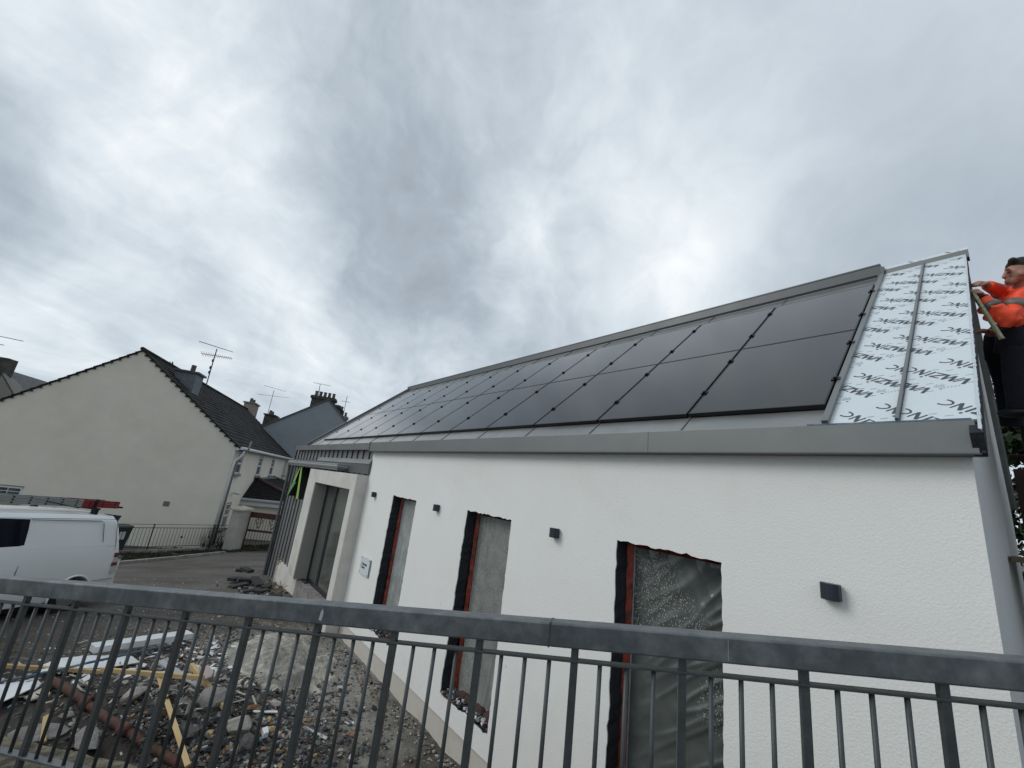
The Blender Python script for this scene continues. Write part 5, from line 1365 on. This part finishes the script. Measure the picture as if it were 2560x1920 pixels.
for i in range(150):
    px, py = (r.gauss(520, 80), r.gauss(1650, 32)) if r.random() < .6 else (r.gauss(160, 110), r.gauss(1690, 22))
    if py < 1600: continue
    p = gz(px, py)
    if np.dot(p-PR, NH) < .6: continue
    s_ = r.uniform(.02, .09); d1 = np.array([r.gauss(0, 1), r.gauss(0, 1), r.gauss(0, .25)]); d1 /= np.linalg.norm(d1); d2 = np.cross(d1, UZ); d2 /= np.linalg.norm(d2); o_ = p+UZ*r.uniform(.03, .09)
    m.prism([o_-d1*s_, o_-d2*s_*r.uniform(.3, .7), o_+d1*s_*r.uniform(.6, 1), o_+d2*s_*r.uniform(.3, .8)], (0, 0, .006))
stuff(m, 'white_scraps', 'foam_board', 'torn scraps of white board and wrapping strewn across the rubble', 'scraps')
# loose gravel on the yard
m = MB(); chips(m, 2400, (560, 1530, 260, 45), (.008, .028), 41)
for i in range(1500):
    x, y = r.uniform(-17, -9), r.uniform(-3, 3.6); s_ = r.uniform(.006, .022); z = terrain(x, y)
    m.add([(x-s_, y, z), (x, y-s_, z), (x+s_, y, z), (x, y+s_, z), (x, y, z+s_*.8)], [(0, 1, 4), (1, 2, 4), (2, 3, 4), (3, 0, 4)])
stuff(m, 'gravel', 'pale_rubble', 'loose gravel scattered over the tarmac yard', 'gravel')
# sand heap
sm_ = MB(); cx, cy = -8.75, 2.45; nn = 170
for j in range(nn+1):
    for i in range(nn+1):
        u, v = (i/nn-.5)*2, (j/nn-.5)*2; x, y = cx+u*1.9, cy+v*1.15
        h = .40*math.exp(-1.9*(u*u*1.2+v*v*1.3))-.095+.09*nz(x, y, 2.2, 8)+.04*nz(x, y, 7, 2)+.014*nz(x, y, 22, 2)+.007*nz(x, y, 60, 2)
        sm_.v.append((x, min(y, D+.02), terrain(x, y)+h))
sm_.f = [(j*(nn+1)+i, j*(nn+1)+i+1, (j+1)*(nn+1)+i+1, (j+1)*(nn+1)+i) for j in range(nn) for i in range(nn)]
mat('sand', (.25, .24, .215), .95, var=.30, vscale=14, bump=.02, bscale=40, col2=(.52, .49, .42), v2scale=1.5, lo=.46, hi=.60)
stuff(sm_, 'sand_heap', 'sand', 'low heap of pale grey sand against the white wall', 'sand', smooth=True)
# large broken stones
STO = [(95, 1840, .22, 'flat pinkish grey stone nearest the wall coping at the lower left', .45), (225, 1845, .25, 'flat broken concrete slab beside the rusty pipe', .18), (335, 1745, .17, 'pale jagged lump of mortar in the hollow left of the plank', .7),
       (540, 1760, .24, 'big grey boulder under the crossed planks', .6), (585, 1825, .20, 'pale squarish stone below the crossed planks', .55), (470, 1830, .17, 'dark flat stone beside the steep plank', .35), (285, 1860, .14, 'rounded grey stone next to the rusty pipe', .6),
       (660, 1720, .11, 'long pale stone on the right of the heap', .5), (685, 1765, .10, 'small pale stone low on the right of the heap', .5), (520, 1690, .10, 'rounded pink plaster lump on the planks', .5), (680, 1830, .085, 'yellowish broken brick piece among dark slates', .7),
       (610, 1870, .14, 'dark rock low in the middle of the heap', .6), (430, 1780, .13, 'brown stone under the timber lattice', .5), (380, 1700, .13, 'grey lump of mortar just above the long plank', .6), (700, 1860, .07, 'small grey brown stone among slates at the bottom', .6),
       (790, 1860, .06, 'small stone at the bottom right of the heap', .6), (170, 1790, .10, 'small buried stone by the upright stake', .5), (740, 1660, .06, 'dark square stone where slates meet the sand', .7), (455, 1645, .10, 'orange brown stone at the end of the foam board', .6), (640, 1790, .08, 'mossy green stone in the middle of the slates', .5)]
scol = ['concrete', 'concrete', 'pale_stone', 'concrete', 'pale_stone', 'dark_stone', 'concrete', 'pale_stone', 'pale_stone', 'pink_stone', 'yellow_stone', 'dark_stone', 'brown_stone', 'pale_stone', 'concrete', 'concrete', 'concrete', 'dark_stone', 'brown_stone', 'moss_stone']
mat('pale_stone', (.34, .32, .29), .9, var=.3, vscale=6, bump=.02, bscale=16, col2=(.20, .18, .16), v2scale=5, lo=.5, hi=.65)
mat('dark_stone', (.07, .068, .07), .85, var=.3, vscale=6, bump=.015, bscale=18)
mat('pink_stone', (.35, .28, .26), .85, var=.15, vscale=6, bump=.01, bscale=14)
mat('yellow_stone', (.42, .30, .15), .85, var=.2, vscale=9, bump=.01, bscale=20)
mat('brown_stone', (.16, .085, .045), .9, var=.4, vscale=9, bump=.015, bscale=20)
mat('moss_stone', (.10, .12, .07), .9, var=.4, vscale=9, bump=.015, bscale=20)
for i, ((px, py, s, lab, fl2), mt_) in enumerate(zip(STO, scol)):
    p = gz(px, py); m = MB(); rock(m, p+UZ*s*fl2*.45, s, 200+i, fl2, sub=3)
    o = recentre(m.build('stone', mt_, smooth=False), p); tag(o, lab, 'stone', 'larger stones lying in the rubble')
    es = o.modifiers.new('es', 'EDGE_SPLIT'); es.split_angle = math.radians(14)
    for q_ in o.data.polygons: q_.use_smooth = True
# planks
def plank(name, label, a, b, w, h, mt_, ha=.0, hb=.0, cat='timber', grp=None, up=(0, 0, 1)):
    A, B = gz(*a)+UZ*ha, gz(*b)+UZ*hb
    m = MB().bar(A, B, w, h, up); o = recentre(m.build(name, mt_, bevel=.002), (A+B)/2)
    return tag(o, label, cat, grp)
def elev(px, py, dz): return gz(px, py, dz)
def bar2(name, label, pa, pb, w, h, mt_, cat, grp=None, up=(0, 0, 1)):
    A, B = elev(pa[0], pa[1], pa[2]), elev(pb[0], pb[1], pb[2])
    o = recentre(MB().bar(A, B, w, h, up).build(name, mt_, bevel=.002), (A+B)/2); return tag(o, label, cat, grp)
TG = 'loose timbers on the rubble'
bar2('plank', 'long pale timber batten lying level across the top of the rubble', (255, 1674, .17), (508, 1695, .22), .045, .05, 'timber', 'timber', TG)
bar2('plank', 'pale batten half buried at the left, under the blue pipe', (-30, 1662, .10), (268, 1680, .12), .045, .045, 'timber', 'timber', TG)
bar2('plank', 'pale batten propped steeply downwards at the front of the rubble', (398, 1694, .20), (470, 1915, .20), .05, .025, 'timber', 'timber', TG, (1, 0, .3))
bar2('plank', 'short pale batten sloping down to the right from the crossing point', (478, 1662, .20), (570, 1778, .12), .05, .05, 'timber', 'timber', TG)
bar2('stake', 'upright pointed pale stake standing near the stone coping', (116, 1790, .12), (107, 1858, .02), .05, .03, 'timber', 'stake', None, (1, 0, 0))
bar2('stake', 'small leaning wooden peg by the steel post', (106, 1733, .1), (103, 1757, .0), .04, .03, 'timber', 'stake', None, (1, 0, 0))
bar2('plank', 'thin wet board under the white sheeting at the left', (-20, 1755, .05), (140, 1695, .08), .06, .02, 'timber_wet', 'timber', TG)
bar2('plank', 'dark charred lath leaning up out of the rubble', (484, 1655, .10), (527, 1565, .25), .03, .018, 'timber_wet', 'timber', TG, (1, 0, 0))
bar2('plank', 'grey plank poking up behind the level batten', (398, 1652, .18), (500, 1716, .05), .09, .02, 'gutter_grey', 'timber', TG)
bar2('plank', 'half buried timber strip lying by the wall foot', (905, 1692, .0), (948, 1760, .0), .06, .03, 'timber_wet', 'timber', TG)
# foam boards (white insulation) and sheeting
A, B = elev(228, 1630, .10), elev(474, 1594, .10)
dv_ = (B-A)/np.linalg.norm(B-A); sd_ = np.cross(dv_, UZ); sd_ /= np.linalg.norm(sd_)
fo = MB(); n_ = 14; L_b = np.linalg.norm(B-A); vs = []
rr = random.Random(31)
for i in range(n_+1):
    e_ = rr.uniform(-.015, .015); a = A+dv_*L_b*i/n_
    for (w, h) in ((-.09, 0), (-.09+e_*.3, .09), (.14+e_, .095), (.14+e_*.5, 0)): vs.append(a+sd_*-w+UZ*h)
fo.add(vs, [(4*i+j, 4*i+(j+1) % 4, 4*(i+1)+(j+1) % 4, 4*(i+1)+j) for i in range(n_) for j in range(4)]+[(3, 2, 1, 0), (4*n_, 4*n_+1, 4*n_+2, 4*n_+3)])
o = recentre(fo.build('foam_board', 'foam_board'), (A+B)/2); tag(o, 'long white foam insulation board lying at the back of the rubble', 'foam board')
def sheet(name, label, pxs, mt_, cat, dz=.06, thick=.012, seed=0):
    r = random.Random(seed); P = [elev(x, y, dz+r.uniform(-.02, .03)) for x, y in pxs]
    m = MB(); c = sum(P)/len(P); m.prism(P, (0, 0, -thick)); o = recentre(m.build(name, mt_), c); return tag(o, label, cat)
sheet('plastic_sheeting', 'crumpled white sheeting on the rubble behind the blue pipe', [(90, 1668), (150, 1645), (230, 1638), (330, 1640), (350, 1655), (270, 1668), (190, 1672), (110, 1678)], 'foam_board', 'sheeting', .08, .01, 1)
sheet('plastic_sheeting', 'torn white sheeting spread at the left edge in front of the blue pipe', [(-40, 1770), (-30, 1715), (40, 1705), (92, 1695), (90, 1715), (50, 1735), (10, 1752)], 'foam_board', 'sheeting', .08, .01, 2)
sheet('plastic_sheeting', 'grey white board piece below the torn sheeting at the left', [(60, 1742), (120, 1712), (126, 1735), (80, 1748)], 'foam_edge', 'sheeting', .05, .02, 3)
sheet('plaster_piece', 'pale pink rounded plaster board piece at the end of the level batten', [(500, 1668), (520, 1662), (534, 1678), (530, 1690), (512, 1697), (502, 1690)], 'pink_stone', 'board', .20, .02, 4)
sheet('white_block', 'white angular block fragment among the slates', [(655, 1820), (670, 1815), (672, 1830), (660, 1834)], 'foam_board', 'block', .08, .05, 5)
sheet('white_scrap', 'white scrap of plastic next to the rusty pipe in the pit', [(385, 1790), (392, 1783), (394, 1796), (388, 1802)], 'foam_board', 'scrap', .05, .02, 6)
sheet('dark_tray', 'dark bluish plastic tray among the rubble near the sand', [(552, 1672), (585, 1680), (590, 1700), (556, 1692)], 'black_paint', 'tray', .06, .03, 7)
sheet('white_lath', 'broken white plastic strip lying on the slates in front', [(757, 1818), (763, 1814), (819, 1842), (815, 1848)], 'foam_board', 'plastic strip', .04, .01, 8)
sheet('white_lath', 'long white plastic strip among the slates left of the post', [(633, 1780), (634, 1775), (694, 1776), (694, 1781)], 'foam_board', 'plastic strip', .05, .01, 9)
# blue water pipe
pts = [elev(x, y, z) for x, y, z in ((-40, 1712, .10), (60, 1692, .13), (140, 1676, .16), (220, 1657, .18), (290, 1642, .2), (360, 1626, .2), (440, 1612, .14))]
o = recentre(MB().tube(pts, .017, 10).build('water_pipe', 'blue_pipe', smooth=True), pts[3]); tag(o, 'long blue plastic water pipe lying across the rubble', 'pipe')
# rusty iron pipe with joint
pts = [elev(x, y, z) for x, y, z in ((137, 1703, .08), (180, 1732, .06), (215, 1757, .05), (260, 1790, .05), (310, 1822, .05), (370, 1862, .05), (440, 1905, .05), (520, 1950, .05))]
t = thing('rusty_pipe', 'rusty cast iron pipe with collars running down to the right in the pit', 'pipe', pts[2])
MB().tube(pts, .045, 14).build('pipe_barrel', 'rust', t, smooth=True)
for i in (2, 4): MB().tube([pts[i]-(pts[i+1]-pts[i])*.12, pts[i]+(pts[i+1]-pts[i])*.2], .062, 14).build('collar', 'rust', t, smooth=True)
MB().tube([pts[2], pts[2]+np.array([.08, .08, .10])], .035, 10).build('branch_stub', 'rust', t)
# little coloured litter
for (px, py, r_, mt_, lab, nm, ct) in ((327, 1887, .035, 'red_plastic', 'small red plastic can in the rubble by the coping', 'litter', 'litter'), (29, 1766, .05, 'blue_plastic', 'pale blue crumpled plastic at the left edge of the pit', 'litter', 'litter'), (192, 1664, .03, 'ladder_red', 'pink red lid on the white sheeting', 'litter', 'litter'), (652, 1848, .03, 'blue_plastic', 'small blue scrap among the dark slates', 'litter', 'litter')):
    p = elev(px, py, .06); m = MB(); rock(m, p, r_, int(px), .7, sub=2); tag(recentre(m.build(nm, mt_), p), lab, ct)
# stack of dark bricks and slates by the entrance
bs = [(585, 1442), (600, 1432), (612, 1447), (596, 1455), (640, 1455), (668, 1462), (690, 1487), (655, 1470), (610, 1440), (628, 1468)]
labs = ['lowest dark block on the left of the pile by the entrance', 'dark block on top of the left pile by the entrance', 'dark block resting beside the left pile by the entrance', 'dark block at the front of the left pile by the entrance', 'long dark slab in the middle of the entrance pile', 'dark block right of the long slab by the entrance',
        'dark block nearest the entrance step', 'dark block under the long slab by the entrance', 'small dark block crowning the left pile by the entrance', 'dark block sunk in the front of the entrance pile']
rr = random.Random(77)
for i, (px, py) in enumerate(bs):
    p = gz(px, py+14, .0); h = (.1, .26, .12, .05, .16, .12, .05, .06, .34, .05)[i]
    a = rr.uniform(0, 3); c_, s_ = math.cos(a), math.sin(a)
    l = rr.uniform(.18, .26)*(1.4 if i == 4 else 1); m = MB().obox(p+UZ*h, (c_, s_, rr.uniform(-.15, .15)), (-s_, c_, 0), (0, 0, 1), (-l, -.11, -.045), (l, .11, .045))
    tag(recentre(m.build('stone_block', 'dark_brick', bevel=.008), p), labs[i], 'block', 'dark blocks piled by the entrance')
m = MB(); chips(m, 260, (660, 1490, 45, 16), (.03, .09), 31, flat=(.2, .5))
r = random.Random(4)
for i in range(300):
    px, py = r.gauss(655, 40), r.gauss(1482, 14); p = gz(px, py)
    if p[1] < D-.1: rock(m, p+UZ*.03, r.uniform(.02, .09), 900+i, .6, sub=1)
stuff(m, 'brick_rubble', 'slate_chips', 'low bank of broken bricks and slates in front of the entrance', 'rubble')
tw = MB()
for i in range(14):
    p = gz(690+r.uniform(-12, 12), 1492); a = r.uniform(-.5, .5); tw.tube([p, p+UZ*.25+np.array([a*.3, .1*a, 0]), p+UZ*.42+np.array([a, .2*a, -.05])], .004, 4)
tag(recentre(tw.build('dry_weed', 'twig'), gz(690, 1492)), 'dry straw coloured weed stalks by the entrance step', 'weed')
tw = MB(); p = gz(676, 1488)
tw.tube([p, p+UZ*.5, p+UZ*.85], .006, 4)
for i in range(60): q = p+UZ*.9+np.array([r.gauss(0, .05), r.gauss(0, .05), r.gauss(0, .04)]); tw.ball(q, .014, 5, 3)
tag(recentre(tw.build('dry_flower', 'twig'), p), 'dried flower head on a thin stalk in front of the cladding', 'weed')
# ================================================================== RIGHT HAND SIDE: SCAFFOLD, WORKERS, TREE
def RPX(x, y, Z): return depth(x, y, Z)
def z9(x, y): return (2360+x/4.1475, 600+y/4.1475)
hd = MB(); a0 = onplane(2532, 1172, np.array([0, 8.2, 0]), np.array([0, 1., 0]))
hx, hy, hz_ = a0
hd.box((hx, hy, -4.0), (hx+1.8, hy+.06, hz_)); ho = hd.build('timber_hoarding', 'hoarding')
tag(recentre(ho, (hx+.9, hy, -3.4)), 'dark reddish brown timber hoarding standing past the gable end', 'hoarding')
a1 = onplane(2528, 1394, np.array([0, 6.2, 0]), np.array([0, 1., 0])); a2 = onplane(2560, 1408, np.array([0, 6.2, 0]), np.array([0, 1., 0]))
sb = MB().box((a1[0], 6.2, a2[2]), (a1[0]+1.6, 8.1, a2[2]+.05)); tag(recentre(sb.build('scaffold_board', 'timber_wet'), (a1[0]+.8, 7, a2[2])), 'dark scaffold board end projecting beside the gable at lower right', 'board')
sc = thing('scaffold', 'dark steel scaffold standards behind the workers at the right edge', 'scaffold', (hx+.5, 7, -3.4))
for (px, py, y) in ((2546, 960, 7.2), (2590, 960, 7.2)):
    b_ = onplane(px, py, np.array([0, y, 0]), np.array([0, 1., 0])); MB().tube([(b_[0], y, -4), (b_[0], y, 3.2 if px > 2560 else 2.2)], .055, 12).build('standard', 'scaffold_steel', sc)
MB().tube([(hx-.0, 7.25, 1.05), (hx+2, 7.25, 1.05)], .03, 10).build('ledger', 'scaffold_steel', sc)

def remesh(o, vox, sm_it=3):
    r_ = o.modifiers.new('rm', 'REMESH'); r_.mode = 'VOXEL'; r_.voxel_size = vox; r_.use_smooth_shade = True
    s_ = o.modifiers.new('sm', 'SMOOTH'); s_.iterations = sm_it; s_.factor = .5
ZW = 4.25
W1 = lambda x, y, dz=0.: RPX(*z9(x, y), ZW+dz)
per = thing('person', 'person in orange high visibility jacket leaning to the roof edge with both hands raised', 'person', W1(800, 1250))
FWD = W1(400, 700)-W1(800, 700); FWD /= np.linalg.norm(FWD); SIDE = np.cross(UZ, FWD); SIDE /= np.linalg.norm(SIDE)   # towards camera or away
if np.dot(SIDE, W1(600, 700, 1)-W1(600, 700)) > 0: SIDE = -SIDE      # SIDE points to camera
HEADC = W1(775, 330); k9 = ZW/FPX/4.1475*1.0
def hp3(x, y, s=0.): return W1(x, y, -s*.9)
b = MB()
# head: skull, face, nose, brow, chin, ear, neck
U_ = UZ
b.ball(HEADC+U_*.035-FWD*.035, (.098, .098, .108), 16, 12)
b.ball(HEADC-U_*.01+FWD*.02, (.080, .074, .105), 14, 10)
b.ball(hp3(690, 430, 0)+U_*.0, (.045, .038, .036), 10, 8)            # jaw and chin
b.tube([hp3(660, 305), hp3(634, 350), hp3(616, 388), hp3(640, 400)], [.012, .016, .017, .012], 8)   # nose
b.ball(hp3(655, 312), (.022, .045, .014), 10, 6)     # brow
b.ball(hp3(650, 425), (.018, .03, .010), 8, 6); b.ball(hp3(655, 443), (.016, .028, .010), 8, 6)  # lips
b.ball(hp3(812, 335, .085), (.028, .012, .034), 10, 8)                # ear
b.tube([hp3(790, 420, -.01), hp3(800, 500, -.01), hp3(830, 560, -.01)], [.062, .064, .085], 12)
# torso core + arms continuing inside the clothing
SHn, SHf = hp3(845, 610, .17), hp3(800, 590, -.19)
b.tube([hp3(830, 540), hp3(840, 700), hp3(835, 900), hp3(820, 1100)], [.09, .14, .13, .13], 12)
ELn, WRn = hp3(640, 800, .22), hp3(395, 575, .06)
ELf, WRf = hp3(640, 560, -.22), hp3(425, 455, -.10)
b.tube([SHn, ELn, hp3(520, 690, .14), WRn], [.055, .047, .042, .030], 10); b.tube([SHf, ELf, hp3(520, 500, -.16), WRf], [.055, .047, .042, .030], 10)
# hands
def hand(b, wr, tip, up, curl, s=1.):
    d = tip-wr; d = d/np.linalg.norm(d); sd = np.cross(d, up); sd /= np.linalg.norm(sd); u = np.cross(sd, d)
    pc = wr+d*.05*s; b.tube([wr, wr+d*.03*s, wr+d*.085*s], [.028*s, .038*s, .036*s], 10, flat=.6, upv=sd)
    for i, (o_, l_) in enumerate(((-.030, .062), (-.010, .072), (.011, .068), (.030, .052))):
        r0 = wr+d*.080*s+sd*o_*s; m1 = r0+(d*.8-u*curl*.4)*l_*.45*s; m2 = m1+(d*.3-u*curl)*l_*.35*s; m3 = m2+(-d*.3-u*curl)*l_*.25*s
        b.tube([r0-d*.02*s, r0, m1, m2, m3], [.010*s, .0105*s, .010*s, .009*s, .0075*s], 8)
    th = wr+d*.03*s-sd*.034*s; b.tube([th, th+(d*.6-sd*.5-u*.2)*.04*s, th+(d*.95-u*.5)*.075*s], [.014*s, .0125*s, .009*s], 8)
hand(b, WRn, hp3(295, 505, .06), UZ*.9+SIDE*.5, 1., 1.1); hand(b, WRf, hp3(290, 440, -.08), UZ+SIDE*.3, .8, 1.1)
bo = b.build('body', 'skin', per, smooth=True); remesh(bo, .0075, 2)
# eye
e_ = MB(); e_.ball(hp3(668, 338, .052), (.012, .012, .008), 8, 6); e_.build('eye', 'sign_black', per)
# hair: short dark, covering crown and back
h = MB(); rr = random.Random(8)
h.ball(HEADC+U_*.068-FWD*.030, (.104, .104, .090), 18, 12); h.ball(HEADC+U_*.0-FWD*.085, (.060, .088, .088), 14, 10); h.ball(hp3(712, 220, .0), (.036, .062, .034), 12, 8)
for i in range(110):
    a, e2_ = rr.uniform(0, 6.28), rr.uniform(.15, 1.4); d = np.array([math.cos(a)*math.cos(e2_), math.sin(a)*math.cos(e2_), math.sin(e2_)])
    h.ball(HEADC+U_*.060-FWD*.032+d*.099*np.array([1, 1, .85]), (.016, .016, .012), 6, 4)
ho_ = h.build('hair', 'hair', per, smooth=True); remesh(ho_, .008, 1)
# jacket
j = MB()
j.tube([hp3(800, 478), hp3(815, 510), hp3(835, 560)], [.085, .095, .13], 14)
j.tube([hp3(850, 545), hp3(870, 640), hp3(880, 760), hp3(880, 900), hp3(865, 1020)], [.16, .205, .20, .20, .205], 18, flat=1.15, upv=FWD)
j.ball(SHn, .105, 12, 8); j.ball(SHf, .10, 12, 8)
j.tube([SHn, (SHn+ELn)/2+UZ*-.01, ELn+UZ*-.01, hp3(540, 720, .16), hp3(430, 640, .09), hp3(405, 605, .07)], [.10, .095, .092, .075, .060, .056], 14)
j.tube([SHf, (SHf+ELf)/2, ELf, hp3(540, 510, -.17), hp3(450, 470, -.11)], [.095, .085, .080, .066, .052], 14)
for i in range(26):      # sleeve and body creases
    c_ = [ELn, hp3(560, 760, .17), hp3(700, 830, .22), hp3(780, 760, .2), hp3(760, 620, .18), hp3(850, 860, .2), hp3(700, 560, -.1)][i % 7]
    q = c_+np.array([rr.gauss(0, .03) for _ in range(3)]); j.tube([q, q+np.array([rr.gauss(0, .04) for _ in range(3)])], [.050, .042], 7)
jo = j.build('jacket', 'hivis', per, smooth=True); remesh(jo, .011, 3)
# reflective bands
def band(pts, rads, name='reflective_band', flat=1., upv=None):
    m = MB(); m.tube(pts, rads, 18, flat=flat, upv=upv); return m.build(name, 'reflective', per, smooth=True)
def along(a, b, t): return a*(1-t)+b*t
q0, q1 = hp3(540, 720, .16), hp3(430, 640, .09)
band([along(q0, q1, .15), along(q0, q1, .75)], [.080, .069])
band([along(SHn, ELn, .42), along(SHn, ELn, .66)], [.107, .103])
q0, q1 = ELf, hp3(540, 510, -.17); band([along(q0, q1, .05), along(q0, q1, .65)], [.086, .076])
band([hp3(880, 880), hp3(878, 925)], [.212, .214], flat=1.15, upv=FWD)
g_ = MB(); g_.ball(hp3(625, 665, .12), (.05, .04, .034), 10, 7); g_.ball(hp3(665, 655, .14), (.035, .035, .03), 8, 6); remesh(g_.build('tool_pouch', 'sign_black', per), .008, 2)
w_ = MB(); w_.tube([along(WRn, hp3(520, 690, .14), .10), along(WRn, hp3(520, 690, .14), .32)], [.037, .040], 14); w_.build('wrist_strap', 'sign_black', per, smooth=True)
# trousers
tr_ = MB(); tr_.tube([hp3(850, 850), hp3(840, 1000), hp3(810, 1180)], [.19, .20, .20], 16); tr_.tube([hp3(780, 1120, .08), hp3(760, 1400, .08), hp3(790, 1750, .08)], [.13, .105, .09], 14); tr_.tube([hp3(860, 1120, -.1), hp3(870, 1400, -.1), hp3(900, 1750, -.1)], [.13, .105, .09], 14)
tr_.tube([hp3(640, 900, .05), hp3(720, 1000, .05), hp3(800, 1100, .05)], [.07, .12, .15], 12)
to = tr_.build('trousers', 'navy_cloth', per, smooth=True); remesh(to, .013, 3)
for a in ((800, 1790, .08), (910, 1790, -.1)): m = MB(); q = hp3(*a); m.ball(q+FWD*.05, (.13, .07, .05), 12, 8); m.build('boot', 'sign_black', per, smooth=True)
dz_ = min(hp3(800, 1790, .08)[2], hp3(910, 1790, -.1)[2])-.05
MB().box((.10, 4.9, dz_-.04), (1.6, 7.6, dz_)).build('deck_board', 'timber_wet', sc)

# second worker, bending behind, forearm on the verge
W2 = lambda x, y, dz=0.: RPX(*z9(x, y), ZW+.35+dz)
p2 = thing('person', 'person in dark navy clothes crouching behind the orange jacket, bare forearm on the roof edge', 'person', W2(650, 1250))
b = MB(); el, wr = W2(560, 985), W2(455, 950)
b.tube([W2(640, 900), el, along(el, wr, .5), wr], [.055, .050, .048, .036], 12); hand(b, wr, W2(420, 945), UZ, .9)
b.tube([W2(650, 920), W2(680, 1100)], [.13, .15], 12); b.ball(W2(760, 900, .1), (.09, .09, .11), 12, 9); b.tube([W2(740, 940, .05), W2(700, 980)], .06, 10)
remesh(b.build('body', 'skin', p2, smooth=True), .009, 2)
c_ = MB(); c_.tube([W2(620, 890), W2(640, 960), W2(680, 1080), W2(700, 1230)], [.12, .17, .20, .20], 16); c_.tube([W2(620, 900), W2(585, 975), W2(560, 985)], [.10, .085, .066], 12)
c_.ball(W2(760, 1000, .05), (.2, .2, .2), 12, 9)
remesh(c_.build('jumper', 'navy_cloth', p2, smooth=True), .013, 3)
b0_ = W2(700, 1800); b0_[2] = dz_+.02; c_ = MB(); c_.tube([W2(700, 1200), W2(680, 1500), b0_], [.2, .12, .1], 14); remesh(c_.build('trousers', 'navy_cloth', p2, smooth=True), .014, 2)
h = MB(); h.ball(W2(765, 880, .1), (.097, .097, .112), 12, 8); h.build('hair', 'hair', p2, smooth=True)
# spirit level
A, B = hp3(305, 560, .10), hp3(600, 1020, .32)
t = thing('spirit_level', 'long grimy yellow spirit level held slanting down from the hands of the person in orange', 'level', (A+B)/2)
MB().bar(A, B, .022, .036, up=FWD).build('level_body', 'level_yellow', t, bevel=.003)
for q_ in (A, B): MB().bar(q_-(B-A)/np.linalg.norm(B-A)*.006, q_+(B-A)/np.linalg.norm(B-A)*.006, .025, .039, up=FWD).build('end_cap', 'level_yellow', t)

# ---- tree behind
def tree(name, label, base, h, cr, cz, seed, n_leaf, lsz, spread=1.):
    r = random.Random(seed); t = thing(name, label, 'tree', base)
    tk = MB(); tips = []
    base = np.array(base, float); tk.tube([base, base+UZ*h*.3+np.array([.1, 0, 0]), base+UZ*h*.6, base+UZ*h*.85], [.22, .17, .11, .04], 10)
    for i in range(26):
        a = r.uniform(0, 6.28); z = h*r.uniform(.28, .85); l = cr*r.uniform(.5, 1.)*(1-.3*abs(z/h-.5)); s_ = base+UZ*z
        e_ = s_+np.array([math.cos(a)*l, math.sin(a)*l, r.uniform(.1, .6)*l]); m_ = (s_+e_)/2+np.array([0, 0, -.1*l]); tk.tube([s_, m_, e_], [.06, .04, .015], 6); tips += [m_, e_, (m_+e_)/2]
    tk.build('trunk', 'bark', t)
    lf = MB()
    cl_ = []
    for p in tips: 
        for _ in range(3): cl_.append((p+np.array([r.gauss(0, .35) for _ in range(3)])*spread, r.uniform(.25, .6)))
    for i in range(n_leaf):
        c_, rad = r.choice(cl_); d = np.array([r.gauss(0, 1) for _ in range(3)]); d /= np.linalg.norm(d); p = c_+d*rad*r.random()**.5
        a = np.array([r.gauss(0, 1) for _ in range(3)]); a /= np.linalg.norm(a); b_ = np.cross(a, d); b_ /= np.linalg.norm(b_)+1e-6; s_ = lsz*r.uniform(.6, 1.3)
        lf.add([p-a*s_, p+b_*s_*.45, p+a*s_, p-b_*s_*.45], [(0, 1, 2, 3)])
    lf.build('crown', 'leaf', t, fix=False); return t
tree('broadleaf_tree', 'dark leafy tree showing between the gable end and the workers', (1.2, 15.5, -3.4), 8.2, 2.6, 0, 5, 42000, .12, 1.0)
tree('broadleaf_tree', 'second dark tree crown low behind the timber hoarding', (3.4, 13.0, -3.4), 6.4, 2.4, 0, 6, 30000, .12, 1.0)
